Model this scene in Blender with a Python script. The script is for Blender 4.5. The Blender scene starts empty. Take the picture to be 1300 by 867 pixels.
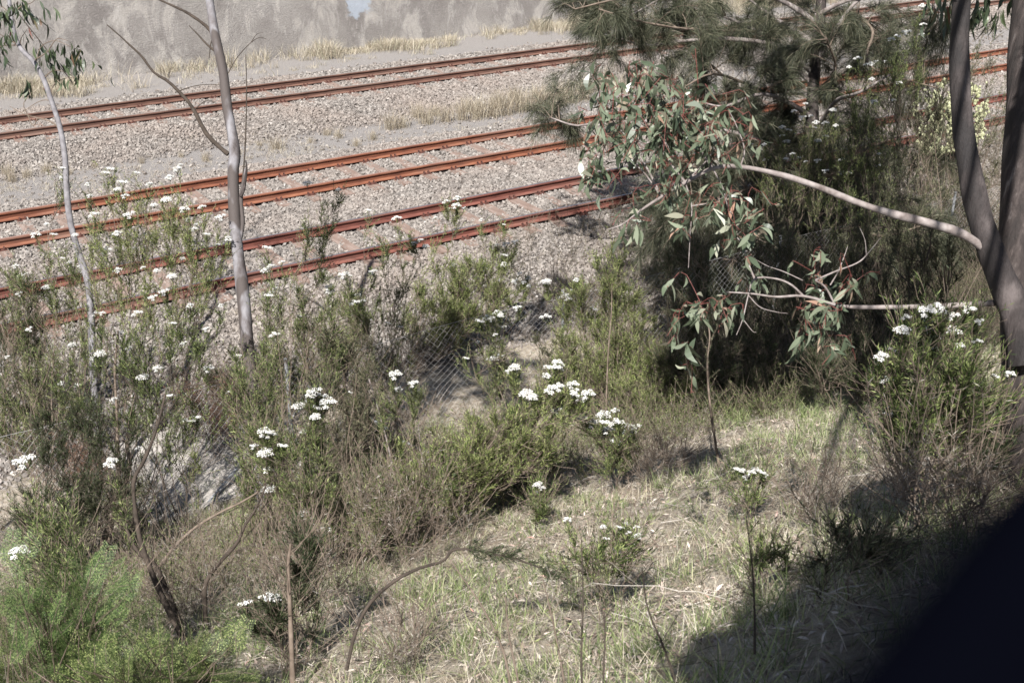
import bpy, math, random
import numpy as np
from mathutils import Vector, Matrix
rng = np.random.default_rng(11); random.seed(11)
sc = bpy.context.scene
COL = sc.collection
rad = math.radians
# ------------------------------------------------------------------ camera, sky, sun, exposure
CAMZ = 7.14
PITCH, AZ = rad(24.94), rad(57.63)
FPX = 1500.0
CAM = np.array([0, 0, CAMZ])
FW = np.array([math.cos(AZ)*math.cos(PITCH), math.sin(AZ)*math.cos(PITCH), -math.sin(PITCH)])
RT = np.array([math.sin(AZ), -math.cos(AZ), 0.0])
UP = np.cross(RT, FW)
cd = bpy.data.cameras.new('camera'); cam = bpy.data.objects.new('camera', cd); COL.objects.link(cam)
M = Matrix(((RT[0], UP[0], -FW[0], 0), (RT[1], UP[1], -FW[1], 0), (RT[2], UP[2], -FW[2], CAMZ), (0, 0, 0, 1)))
cam.matrix_world = M
cd.sensor_width = 36; cd.lens = 36*FPX/1300; cd.clip_start = 0.02; cd.clip_end = 3000
cd.dof.use_dof = True; cd.dof.focus_distance = 13.5; cd.dof.aperture_fstop = 6.3
sc.camera = cam
SUN_EL, SUN_HEAD = rad(50), rad(43)          # SUN_HEAD: the way the light travels, from +X towards +Y
SV = np.array([-math.cos(SUN_HEAD)*math.cos(SUN_EL), -math.sin(SUN_HEAD)*math.cos(SUN_EL), math.sin(SUN_EL)])
w = bpy.data.worlds.new('World'); sc.world = w; w.use_nodes = True
nt = w.node_tree; sky = nt.nodes.new('ShaderNodeTexSky'); sky.sky_type = 'NISHITA'; sky.sun_disc = False
sky.sun_elevation = SUN_EL; sky.sun_rotation = math.atan2(SV[0], SV[1])
nt.links.new(sky.outputs[0], nt.nodes['Background'].inputs[0]); nt.nodes['Background'].inputs[1].default_value = 0.05
sl = bpy.data.lights.new('sun', 'SUN'); sl.energy = 5.0; sl.angle = rad(0.53); sl.color = (1, 0.965, 0.93)
so = bpy.data.objects.new('sun', sl); COL.objects.link(so)
so.rotation_euler = Vector(SV).to_track_quat('Z', 'Y').to_euler(); so.location = (0, 0, 30)
sc.view_settings.view_transform = 'Standard'; sc.view_settings.look = 'None'
sc.view_settings.exposure = 0.80
sc.cycles.max_bounces = 4; sc.cycles.diffuse_bounces = 1; sc.cycles.glossy_bounces = 2; sc.cycles.transmission_bounces = 2; sc.view_settings.gamma = 1

# ------------------------------------------------------------------ helpers
def raydir(x, y): return FW + RT*(x-650)/FPX - UP*(y-433.5)/FPX
def at(x, y, D): return CAM + D*raydir(x, y)
def proj(P):
    q = P - CAM; d = q@FW
    return 650+FPX*(q@RT)/d, 433.5-FPX*(q@UP)/d, d
_ph = np.random.default_rng(5).uniform(0, 6.28, (24, 2)); _an = np.random.default_rng(6).uniform(0, 6.28, 24)
def wob(X, Y, s, k0=0, n=6):
    r = 0
    for i in range(n):
        a = _an[(k0+i) % 24]; f = s*(0.6+0.28*i)
        r = r + np.sin((X*math.cos(a)+Y*math.sin(a))*f+_ph[(k0+i) % 24, 0])*np.cos((X*math.sin(a)-Y*math.cos(a))*f*0.8+_ph[(k0+i) % 24, 1])
    return r/n*1.8
PY = [-400, -30, 0.4, 2.0, 4.1, 7.5, 11.0, 12.2, 13.9, 14.7, 16.3, 24.0, 24.5, 26.4, 26.9, 28.2, 31.8, 32.5, 35.15, 35.3, 60, 400]
PZ = [6.5, 5.8, 5.6, 4.5, 2.9, 1.15, -.42, -.62, -.66, -.62, -.215, -.215, -.42, -.44, -.40, -.215, -.215, -.33, -.33, 4.5, 7, 25]
def ground(X, Y):
    z = np.interp(Y, PY, PZ)
    bank = np.clip((12.0-Y)/1.0, 0, 1)
    z = z + bank*(0.10*wob(X, Y, 1.1)+0.05*wob(X, Y, 3.1, 5)+0.02*wob(X, Y, 9, 9))
    toe = np.clip(1-np.abs(Y-15.2)/1.6, 0, 1)
    return z + toe*0.07*wob(X, Y, 2.0, 3) + 0.012*wob(X, Y, 6, 2)*np.clip((Y-12)/1, 0, 1)
def hit(x, y):
    d = raydir(x, y); D = np.arange(1.5, 80, 0.02); P = CAM + D[:, None]*d
    k = np.argmax(P[:, 2] < ground(P[:, 0], P[:, 1])); return P[k], D[k]

class MB:
    def __init__(s): s.v = []; s.f4 = []; s.f3 = []; s.m4 = []; s.m3 = []; s.n = 0
    def add(s, v, f, mi=0):
        v = np.asarray(v, float).reshape(-1, 3); f = np.asarray(f, np.int64)
        if len(f) == 0: return
        (s.f4 if f.shape[1] == 4 else s.f3).append(f+s.n); (s.m4 if f.shape[1] == 4 else s.m3).append(np.full(len(f), mi))
        s.v.append(v); s.n += len(v)
    def more(s, f, off, mi=0):
        f = np.asarray(f, np.int64)+off; (s.f4 if f.shape[1] == 4 else s.f3).append(f); (s.m4 if f.shape[1] == 4 else s.m3).append(np.full(len(f), mi))
    def build(s, name, mats, parent=None, origin=None, smooth=False):
        me = bpy.data.meshes.new(name)
        v = np.concatenate(s.v) if s.v else np.zeros((0, 3))
        if origin is not None: v = v-np.asarray(origin)
        me.vertices.add(len(v)); me.vertices.foreach_set('co', v.astype(np.float32).ravel())
        f4 = np.concatenate(s.f4) if s.f4 else np.zeros((0, 4), int); f3 = np.concatenate(s.f3) if s.f3 else np.zeros((0, 3), int)
        li = np.concatenate([f4.ravel(), f3.ravel()]).astype(np.int32)
        me.loops.add(len(li)); me.loops.foreach_set('vertex_index', li)
        npoly = len(f4)+len(f3); me.polygons.add(npoly)
        st = np.concatenate([np.arange(len(f4))*4, len(f4)*4+np.arange(len(f3))*3]).astype(np.int32)
        me.polygons.foreach_set('loop_start', st)
        mi = np.concatenate([np.concatenate(s.m4) if s.m4 else np.zeros(0, int), np.concatenate(s.m3) if s.m3 else np.zeros(0, int)]).astype(np.int32)
        me.polygons.foreach_set('material_index', mi)
        me.polygons.foreach_set('use_smooth', np.full(npoly, smooth))
        me.update(calc_edges=True)
        for m in (mats if isinstance(mats, (list, tuple)) else [mats]): me.materials.append(m)
        o = bpy.data.objects.new(name, me); COL.objects.link(o)
        if parent is not None: o.parent = parent
        elif origin is not None: o.location = origin
        return o
def tag(o, label=None, cat=None, group=None, kind=None):
    if label: o['label'] = label
    if cat: o['category'] = cat
    if group: o['group'] = group
    if kind: o['kind'] = kind
    return o
def empty(name, loc, label, cat, group=None):
    o = bpy.data.objects.new(name, None); COL.objects.link(o); o.location = loc; o.empty_display_size = 0.2
    return tag(o, label, cat, group)
def nrm(a): return a/np.maximum(np.linalg.norm(a, axis=-1, keepdims=True), 1e-9)
def rvec(n): return nrm(rng.normal(size=(n, 3)))
def cr(pts, n):
    P = np.asarray(pts, float); P = np.vstack([2*P[0]-P[1], P, 2*P[-1]-P[-2]]); m = len(P)-3
    t = np.linspace(0, m-1e-6, n); i = t.astype(int); u = (t-i)[:, None]
    a, b, c, d = P[i], P[i+1], P[i+2], P[i+3]
    return 0.5*((2*b)+(c-a)*u+(2*a-5*b+4*c-d)*u*u+(3*b-a-3*c+d)*u**3)
def tubes(mb, P, Rr, k=5, mi=0):
    P = np.asarray(P, float)
    if P.ndim == 2: P = P[None]
    m, n, _ = P.shape; Rr = np.broadcast_to(np.asarray(Rr, float), (m, n))
    T = nrm(np.gradient(P, axis=1)); avg = np.abs(T.mean(1)); ref = np.eye(3)[np.argmin(avg, axis=1)][:, None, :]
    A = nrm(np.cross(T, ref)); B = np.cross(T, A)
    th = np.arange(k)*2*math.pi/k
    V = P[:, :, None, :]+Rr[:, :, None, None]*(A[:, :, None, :]*np.cos(th)[None, None, :, None]+B[:, :, None, :]*np.sin(th)[None, None, :, None])
    i = np.arange(m)[:, None, None]*n*k+np.arange(n-1)[None, :, None]*k; j = np.arange(k)[None, None, :]; j2 = (j+1) % k
    F = np.stack([i+j, i+j2, i+k+j2, i+k+j], -1).reshape(-1, 4)
    mb.add(V.reshape(-1, 3), F, mi)
def ribbons(mb, P, W, side, mi=0):
    """P[m,n,3], W[n] or [m,n], side[m,3]"""
    m, n, _ = P.shape; W = np.broadcast_to(np.asarray(W, float), (m, n))
    s = side[:, None, :]*W[:, :, None]*0.5
    V = np.stack([P-s, P+s], 2).reshape(-1, 3)
    i = np.arange(m)[:, None]*n*2+np.arange(n-1)[None]*2
    mb.add(V, np.stack([i, i+1, i+3, i+2], -1).reshape(-1, 4), mi)
def tris(mb, B, D, W, side, mi=0):
    """narrow leaf: two-vertex base and tip"""
    s = side*(np.asarray(W).reshape(-1, 1)*0.5); mid = B+D*0.45
    V = np.stack([B, mid-s, B+D, mid+s], 1).reshape(-1, 3); i = np.arange(len(B))*4
    mb.add(V, np.stack([i, i+1, i+2, i+3], -1), mi)
def sample_curve(P, idx, t):
    n = P.shape[1]; x = t*(n-1); i = np.minimum(x.astype(int), n-2); u = (x-i)[:, None]
    a, b = P[idx, i], P[idx, i+1]; return a+(b-a)*u, nrm(b-a)
def leaves_on(mb, P, per, L, W, ang=0.6, t0=0.0, t1=1.0, droop=0.0, mi=0, Ljit=0.35):
    m = len(P); N = int(m*per)
    if N == 0: return
    idx = rng.integers(0, m, N); t = rng.uniform(t0, t1, N)
    B, T = sample_curve(P, idx, t)
    r = rvec(N); r = nrm(r-T*(r*T).sum(1, keepdims=True)); a = ang*rng.uniform(.7, 1.4, N)[:, None]
    d = nrm(T*np.cos(a)+r*np.sin(a)+np.array([0, 0, -droop])); l = L*rng.uniform(1-Ljit, 1+Ljit, N)[:, None]
    side = nrm(np.cross(d, rvec(N)))
    tris(mb, B, d*l, np.full(N, W), side, mi)
def twigs_on(P, per, L, ang=0.7, t0=0.3, t1=1.0, rise=0.25, n=5, Ljit=0.4, rt=True):
    m = len(P); N = int(m*per); idx = rng.integers(0, m, N); t = rng.uniform(t0, t1, N)
    B, T = sample_curve(P, idx, t); r = rvec(N); r = nrm(r-T*(r*T).sum(1, keepdims=True)); a = ang*rng.uniform(.6, 1.3, N)[:, None]
    d = nrm(T*np.cos(a)+r*np.sin(a)); l = L*rng.uniform(1-Ljit, 1+Ljit, N)*(1.15-0.55*t if rt else 1)
    s = np.linspace(0, 1, n)[None, :, None]
    Q = B[:, None]+d[:, None]*s*l[:, None, None]+np.array([0, 0, 1.0])*rise*(s**2)*l[:, None, None]
    Q = Q+rng.normal(size=Q.shape)*0.02*l[:, None, None]*s
    return Q

# ------------------------------------------------------------------ materials
def nodes(name):
    m = bpy.data.materials.new(name); m.use_nodes = True; return m, m.node_tree, m.node_tree.nodes['Principled BSDF']
def nn(t, ty, **kw):
    n = t.nodes.new(ty)
    for k, v in kw.items():
        if k.startswith('i_'): n.inputs[k[2:].replace('_', ' ')].default_value = v
        else: setattr(n, k, v)
    return n
def ramp(t, src, stops):
    r = t.nodes.new('ShaderNodeValToRGB'); e = r.color_ramp.elements
    while len(e) < len(stops): e.new(0.5)
    for i, (p, c) in enumerate(stops): e[i].position = p; e[i].color = (*c, 1)
    t.links.new(src, r.inputs[0]); return r.outputs[0]
def mixc(t, fac, a, b, mode='MIX'):
    m = t.nodes.new('ShaderNodeMix'); m.data_type = 'RGBA'; m.blend_type = mode
    for s, v in ((0, fac), (6, a), (7, b)):
        if hasattr(v, 'links'): t.links.new(v, m.inputs[s])
        else: m.inputs[s].default_value = v if s == 0 else (*v, 1)
    return m.outputs[2]
def noise(t, scale, detail=4, vec=None, rough=0.6):
    n = nn(t, 'ShaderNodeTexNoise'); n.inputs['Scale'].default_value = scale; n.inputs['Detail'].default_value = detail; n.inputs['Roughness'].default_value = rough
    if vec is not None: t.links.new(vec, n.inputs['Vector'])
    return n.outputs[0]
def objco(t, scale=(1, 1, 1)):
    tc = t.nodes.new('ShaderNodeTexCoord'); mp = t.nodes.new('ShaderNodeMapping'); mp.inputs['Scale'].default_value = scale
    t.links.new(tc.outputs['Object'], mp.inputs[0]); return mp.outputs[0]
def bump(t, h, p, strength=0.5, dist=0.02):
    b = t.nodes.new('ShaderNodeBump'); b.inputs['Strength'].default_value = strength; b.inputs['Distance'].default_value = dist
    t.links.new(h, b.inputs['Height']); t.links.new(b.outputs[0], p.inputs['Normal'])
def leafmat(name, stops, rough=0.55, trans=0.16, spec=0.3):
    """per-leaf colour from a ramp over the island's random value"""
    m, t, p = nodes(name); g = t.nodes.new('ShaderNodeNewGeometry')
    c = ramp(t, g.outputs['Random Per Island'], stops)
    t.links.new(c, p.inputs['Base Color']); p.inputs['Roughness'].default_value = rough; p.inputs['Specular IOR Level'].default_value = spec
    if trans > 0:
        tr = t.nodes.new('ShaderNodeBsdfTranslucent'); t.links.new(c, tr.inputs[0])
        mx = t.nodes.new('ShaderNodeMixShader'); mx.inputs[0].default_value = trans
        t.links.new(p.outputs[0], mx.inputs[1]); t.links.new(tr.outputs[0], mx.inputs[2])
        t.links.new(mx.outputs[0], t.nodes['Material Output'].inputs[0])
    return m
def surf(name, stops, scale=8, rough=0.85, bs=0.4, bd=0.01, bscale=30, stretch=(1, 1, 1), spec=0.3):
    m, t, p = nodes(name); v = objco(t, stretch)
    t.links.new(ramp(t, noise(t, scale, 6, v), stops), p.inputs['Base Color'])
    p.inputs['Roughness'].default_value = rough; p.inputs['Specular IOR Level'].default_value = spec
    bump(t, noise(t, bscale, 5, v), p, bs, bd); return m
MT = {}
MT['needle'] = leafmat('fine_green_leaf', [(0, (.02, .036, .012)), (.45, (.065, .095, .03)), (.7, (.15, .20, .06)), (1, (.40, .45, .18))])  # shaded gaps and sunlit highlights are painted into these green ramps
MT['lime'] = leafmat('lime_green_leaf', [(0, (.03, .05, .015)), (.4, (.10, .14, .045)), (.65, (.25, .31, .09)), (1, (.50, .54, .22))], trans=.22)
MT['dull'] = leafmat('dull_olive_leaf', [(0, (.02, .026, .014)), (.5, (.065, .075, .04)), (.8, (.16, .17, .09)), (1, (.32, .32, .19))], trans=.12)
MT['dark'] = leafmat('dark_and_shaded_leaf', [(0, (.02, .03, .014)), (.6, (.05, .068, .03)), (1, (.10, .12, .055))], trans=.15)  # on the right-hand scrub its dark greens stand in for shade
MT['casu'] = leafmat('sheoak_needle', [(0, (.03, .036, .022)), (.5, (.075, .083, .05)), (.85, (.14, .145, .09)), (1, (.26, .235, .17))], trans=.12)
MT['brown'] = leafmat('dead_brown_twig', [(0, (.08, .065, .05)), (.5, (.20, .17, .14)), (.85, (.36, .325, .28)), (1, (.52, .48, .43))], trans=.05)
MT['rusty'] = leafmat('reddish_dead_leaf', [(0, (.12, .05, .03)), (.6, (.23, .11, .07)), (1, (.34, .2, .13))], trans=.1)
MT['straw'] = leafmat('straw_grass', [(0, (.16, .12, .08)), (.4, (.42, .355, .255)), (.8, (.66, .595, .46)), (1, (.76, .71, .60))], trans=.15)
MT['tuft'] = leafmat('dry_tussock_blade', [(0, (.22, .17, .12)), (.5, (.40, .34, .25)), (1, (.58, .52, .40))], trans=.15)
MT['wallgrass'] = leafmat('golden_grass_blade', [(0, (.28, .23, .16)), (.5, (.47, .41, .31)), (.9, (.64, .58, .46)), (1, (.28, .30, .17))], trans=.15)
MT['grass'] = leafmat('green_grass_blade', [(0, (.08, .12, .04)), (.5, (.20, .255, .10)), (.8, (.36, .42, .18)), (1, (.58, .56, .36))], trans=.3)
MT['litter'] = leafmat('fallen_leaf', [(0, (.09, .06, .045)), (.35, (.23, .175, .14)), (.7, (.42, .35, .30)), (.93, (.64, .57, .50)), (1, (.42, .23, .19))], trans=.0, rough=.6)
MT['euc'] = leafmat('grey_green_gum_leaf', [(0, (.05, .068, .04)), (.5, (.115, .145, .09)), (.83, (.23, .26, .18)), (.94, (.36, .36, .27)), (1, (.35, .21, .15))], rough=.38, trans=.12, spec=.5)
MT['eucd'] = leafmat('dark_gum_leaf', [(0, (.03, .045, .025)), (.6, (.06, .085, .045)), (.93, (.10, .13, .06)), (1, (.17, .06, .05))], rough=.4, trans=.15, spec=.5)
MT['fern'] = leafmat('wattle_leaflet', [(0, (.025, .055, .018)), (.5, (.09, .16, .05)), (1, (.34, .43, .16))], trans=.3)
MT['red'] = surf('red_twig', [(.3, (.13, .035, .03)), (.7, (.24, .085, .07))], 20, .6)
MT['twig'] = surf('grey_brown_twig', [(.3, (.10, .075, .055)), (.7, (.24, .19, .15))], 12, .9)
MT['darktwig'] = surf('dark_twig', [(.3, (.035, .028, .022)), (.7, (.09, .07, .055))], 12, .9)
MT['pale_twig'] = surf('pale_grey_branch', [(.3, (.12, .095, .085)), (.48, (.24, .205, .19)), (.7, (.37, .33, .31))], 14, .8)
MT['greytwig'] = surf('grey_young_bark', [(.3, (.13, .12, .125)), (.7, (.29, .28, .29))], 10, .85)
MT['white'] = leafmat('white_blossom', [(0, (.50, .47, .38)), (.2, (.70, .69, .63)), (.6, (.80, .80, .77)), (1, (.87, .87, .86))], rough=.8, trans=.15, spec=.1)
MT['yellow'] = leafmat('pale_yellow_blossom', [(0, (.42, .44, .24)), (1, (.72, .73, .48))], rough=.9, trans=.2, spec=.1)
MT['galv'] = surf('galvanised_steel', [(.3, (.26, .27, .28)), (.7, (.42, .43, .44))], 20, .5, .15, .002, 60)
MT['wire'] = surf('chain_link_wire', [(.3, (.26, .25, .24)), (.7, (.44, .43, .42))], 20, .45, .05, .001, 60, spec=.5)
def barkmat():
    m, t, p = nodes('smooth_gum_bark'); v = objco(t, (1, 1, .28))
    a = noise(t, 7, 6, v); c = ramp(t, a, [(.32, (.06, .048, .045)), (.44, (.14, .125, .125)), (.56, (.225, .215, .225)), (.74, (.33, .325, .335))])
    b = noise(t, 2.3, 3, v); f = ramp(t, b, [(.50, (0, 0, 0)), (.55, (1, 1, 1))])
    c2 = mixc(t, f, c, (.085, .07, .064)); t.links.new(c2, p.inputs['Base Color']); p.inputs['Roughness'].default_value = .8
    bump(t, noise(t, 26, 6, v), p, .5, .008); return m
MT['bark'] = barkmat()
def roughbark():
    m, t, p = nodes('rough_brown_bark'); v = objco(t, (1, 1, .16))
    c = ramp(t, noise(t, 16, 6, v), [(.32, (.03, .025, .023)), (.5, (.042, .033, .03)), (.62, (.085, .068, .062)), (.74, (.26, .235, .22))])
    t.links.new(c, p.inputs['Base Color']); p.inputs['Roughness'].default_value = .9; bump(t, noise(t, 30, 6, v), p, .9, .02); return m
MT['roughbark'] = roughbark()
def brownbark():
    m, t, p = nodes('brown_peeling_bark'); v = objco(t, (1, 1, .2))
    c = ramp(t, noise(t, 5, 7, v), [(.34, (.02, .017, .017)), (.46, (.024, .02, .019)), (.57, (.045, .036, .034)), (.70, (.12, .10, .095))])
    t.links.new(c, p.inputs['Base Color']); p.inputs['Roughness'].default_value = .8; bump(t, noise(t, 22, 7, v), p, 1.0, .025); return m
MT['brownbark'] = brownbark()
def stonemat():
    m, t, p = nodes('ballast_stone'); g = t.nodes.new('ShaderNodeNewGeometry')
    c = ramp(t, g.outputs['Random Per Island'], [(0, (.07, .06, .053)), (.3, (.16, .142, .126)), (.65, (.26, .233, .208)), (.97, (.36, .33, .295)), (1, (.52, .49, .45))])
    v = objco(t); c2 = mixc(t, ramp(t, noise(t, .45, 3, v), [(.45, (0, 0, 0)), (.7, (.55, .55, .55))]), c, (.28, .215, .175))
    c3 = mixc(t, .3, c2, ramp(t, noise(t, 60, 3, v), [(.3, (.22, .2, .18)), (.7, (.44, .4, .37))]))
    t.links.new(c3, p.inputs['Base Color']); p.inputs['Roughness'].default_value = .9; p.inputs['Specular IOR Level'].default_value = .25; return m
MT['stone'] = stonemat()
def rust(name, a, b, c):
    m, t, p = nodes(name); v = objco(t, (.5, 3, 3))
    x = ramp(t, noise(t, 5, 7, v), [(.3, a), (.52, b), (.75, c)]); y = mixc(t, ramp(t, noise(t, 1.1, 4, v), [(.5, (0, 0, 0)), (.75, (.7, .7, .7))]), x, (.22, .15, .12))
    t.links.new(y, p.inputs['Base Color']); p.inputs['Roughness'].default_value = .85; p.inputs['Specular IOR Level'].default_value = .25; bump(t, noise(t, 60, 4, v), p, .3, .003); return m
MT['rustA'] = rust('brown_rust', (.08, .042, .032), (.155, .083, .062), (.23, .13, .095))
MT['rustB'] = rust('orange_rust', (.11, .045, .03), (.22, .085, .05), (.31, .14, .08))
MT['rustC'] = rust('red_rust', (.09, .038, .03), (.18, .068, .052), (.26, .11, .082))
def railtop(name, a, b, metal, rough):
    m, t, p = nodes(name); v = objco(t, (.3, 12, 1)); t.links.new(ramp(t, noise(t, 4, 4, v), [(.35, a), (.65, b)]), p.inputs['Base Color'])
    p.inputs['Metallic'].default_value = metal; p.inputs['Roughness'].default_value = rough; return m
MT['topA'] = railtop('dull_rail_head', (.20, .165, .145), (.32, .28, .25), .2, .5)
MT['topB'] = railtop('rusty_rail_head', (.25, .13, .10), (.33, .22, .18), .1, .55)
MT['topC'] = railtop('polished_rail_head', (.30, .27, .27), (.42, .38, .39), .75, .34)
MT['sleeper'] = surf('dusty_timber_sleeper', [(.3, (.17, .115, .09)), (.55, (.27, .20, .165)), (.75, (.36, .29, .25))], 9, .9, .5, .01, 40, (1, .2, 1))
MT['clip'] = surf('rusty_fastening', [(.3, (.06, .03, .025)), (.7, (.15, .065, .05))], 30, .85)
MT['concrete'] = surf('weathered_concrete', [(.3, (.24, .22, .20)), (.5, (.38, .35, .315)), (.7, (.52, .485, .44))], 3, .9, .4, .01, 22)
MT['black'] = surf('black_painted_steel', [(.3, (.0012, .0014, .003)), (.7, (.002, .0023, .0045))], 8, 1.0, .1, .002, spec=.0)

def groundmat():
    m, t, p = nodes('ground_soil_and_gravel'); v = objco(t)
    sep = t.nodes.new('ShaderNodeSeparateXYZ'); t.links.new(v, sep.inputs[0])
    nz = noise(t, 1.3, 4, v); ad = nn(t, 'ShaderNodeMath', operation='MULTIPLY_ADD'); t.links.new(nz, ad.inputs[0]); ad.inputs[1].default_value = 1.0; t.links.new(sep.outputs[1], ad.inputs[2])
    soil = ramp(t, noise(t, 9, 8, v, .75), [(.3, (.16, .125, .095)), (.42, (.34, .285, .22)), (.55, (.49, .43, .345)), (.70, (.66, .60, .50))])
    grav = ramp(t, noise(t, 45, 5, v, .8), [(.3, (.06, .05, .045)), (.5, (.14, .12, .105)), (.7, (.24, .21, .19))])  # kept dark so the gaps between ballast stones look shaded
    fine = ramp(t, noise(t, 70, 6, v, .8), [(.3, (.16, .15, .14)), (.5, (.28, .26, .245)), (.7, (.40, .375, .355))])
    def band(lo, hi):
        a = nn(t, 'ShaderNodeMapRange'); t.links.new(ad.outputs[0], a.inputs[0]); a.inputs[1].default_value = lo-.25; a.inputs[2].default_value = lo+.25
        b = nn(t, 'ShaderNodeMapRange'); t.links.new(ad.outputs[0], b.inputs[0]); b.inputs[1].default_value = hi-.25; b.inputs[2].default_value = hi+.25
        s = nn(t, 'ShaderNodeMath', operation='SUBTRACT'); t.links.new(a.outputs[0], s.inputs[0]); t.links.new(b.outputs[0], s.inputs[1]); return s.outputs[0]
    c = mixc(t, band(14.5, 36), soil, grav); c = mixc(t, band(24.6, 27.1), c, fine); c = mixc(t, band(32.3, 35.9), c, fine)
    t.links.new(c, p.inputs['Base Color']); p.inputs['Roughness'].default_value = .95; p.inputs['Specular IOR Level'].default_value = .15
    bump(t, noise(t, 30, 8, v, .8), p, .9, .04); return m
MT['ground'] = groundmat()

# ------------------------------------------------------------------ the ground
def nonuni(*segs): return np.unique(np.concatenate([np.arange(a, b, s) for a, b, s in segs]))
gx = nonuni((-600, -60, 60), (-60, -6, 3), (-6, 26, .14), (26, 80, 1.2), (80, 900, 60))
gy = nonuni((-400, -20, 40), (-20, 0, 1.5), (0, 16.5, .12), (16.5, 35, .25), (35, 36, .15), (36, 70, 3), (70, 900, 60))
GX, GY = np.meshgrid(gx, gy, indexing='ij'); GZ = ground(GX, GY)
mb = MB(); ny = len(gy); i = (np.arange(len(gx)-1)[:, None]*ny+np.arange(ny-1)[None]).ravel()
mb.add(np.stack([GX, GY, GZ], -1), np.stack([i, i+ny, i+ny+1, i+1], -1))
tag(mb.build('ground', MT['ground'], smooth=True), kind='structure')

# concrete drain strip at the foot of the bank (a shallow dish)
mb = MB(); ys = np.linspace(11.85, 13.95, 9); xs = np.arange(2.6, 4.9, .12)
XX, YY = np.meshgrid(xs, ys, indexing='ij'); ZZ = -.50-.07*np.cos((YY-12.9)/1.05*math.pi/2)+.02*wob(XX, YY, 4)+.05*np.clip(12.6-YY, 0, 1)+.006*wob(XX, YY, 3)
i = (np.arange(len(xs)-1)[:, None]*9+np.arange(8)[None]).ravel(); mb.add(np.stack([XX, YY, ZZ], -1), np.stack([i, i+9, i+10, i+1], -1))
for yy, dz in ((11.85, -.3), (13.95, -.3)):
    e = np.stack([xs, np.full_like(xs, yy), np.full_like(xs, -.50+(.0375 if yy < 12 else 0))], -1); e2 = e.copy(); e2[:, 2] += dz
    V = np.concatenate([e, e2]); n_ = len(xs); j = np.arange(n_-1); mb.add(V, np.stack([j, j+1, j+1+n_, j+n_], -1))
tag(mb.build('drain_channel', MT['concrete'], smooth=True), kind='structure')

def inview(P, mg=110):
    x, y, d = proj(P); return (x > -mg) & (x < 1300+mg) & (y > -mg) & (y < 867+mg) & (d > 0.5)

# ballast stones
def ballast():
    N = 900000
    X = rng.uniform(-2, 62, N); Y = rng.uniform(13.7, 33, N)
    P = np.stack([X, Y, ground(X, Y)], -1); k = inview(P, 60); P = P[k]; X = P[:, 0]; Y = P[:, 1]
    _, _, d = proj(P)
    dens = np.interp(Y, [13.7, 14.1, 14.9, 23.9, 24.3, 26.3, 27.1, 31.5, 32.1, 33], [.0, .35, 1, 1, .05, .04, 1, 1, .05, .0])
    dens *= np.clip(.75+.35*wob(X, Y, 1.5, 7), .4, 1)+.2
    dens *= np.interp(d, [18, 30, 45, 60], [1, .85, .45, .3])
    near = np.min([np.abs(P[:, 1]-(y_+.036)) for y_ in (17.5, 19.005, 21.37, 22.875, 28.94, 30.445)], axis=0) < .085
    k = (rng.uniform(size=len(P)) < dens) & ~near; P = P[k]; d = d[k]; n = len(P)
    s = rng.uniform(.017, .036, n)*np.interp(d, [18, 30, 45, 60], [1, 1.1, 1.35, 1.6])
    c = np.array([[x, y, z] for x in (-1, 1) for y in (-1, 1) for z in (-1, 1)], float)
    V = c[None]*rng.uniform(.45, 1.1, (n, 8, 3))*(s[:, None]*np.array([1, .8, .65]))[:, None, :] if False else c[None]*rng.uniform(.4, 1.1, (n, 8, 3))*np.array([1.1, .85, .7])*s[:, None, None]
    q = rvec(n); a = rng.uniform(0, 6.28, n)[:, None, None]; K = q[:, None, :]
    V = V*np.cos(a)+np.cross(np.broadcast_to(K, V.shape), V)*np.sin(a)+K*(K*V).sum(-1, keepdims=True)*(1-np.cos(a))
    V = V+P[:, None]+np.array([0, 0, 1])*(s*rng.uniform(.0, .9, n))[:, None, None]
    f = np.array([[0, 1, 3, 2], [4, 6, 7, 5], [0, 4, 5, 1], [2, 3, 7, 6], [0, 2, 6, 4], [1, 5, 7, 3]])
    mb = MB(); mb.add(V, (np.arange(n)[:, None, None]*8+f[None]).reshape(-1, 4)); print('stones', n)
    tag(mb.build('ballast', MT['stone']), 'grey brown crushed stone ballast around the rails', 'gravel', kind='stuff')
ballast()

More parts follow.
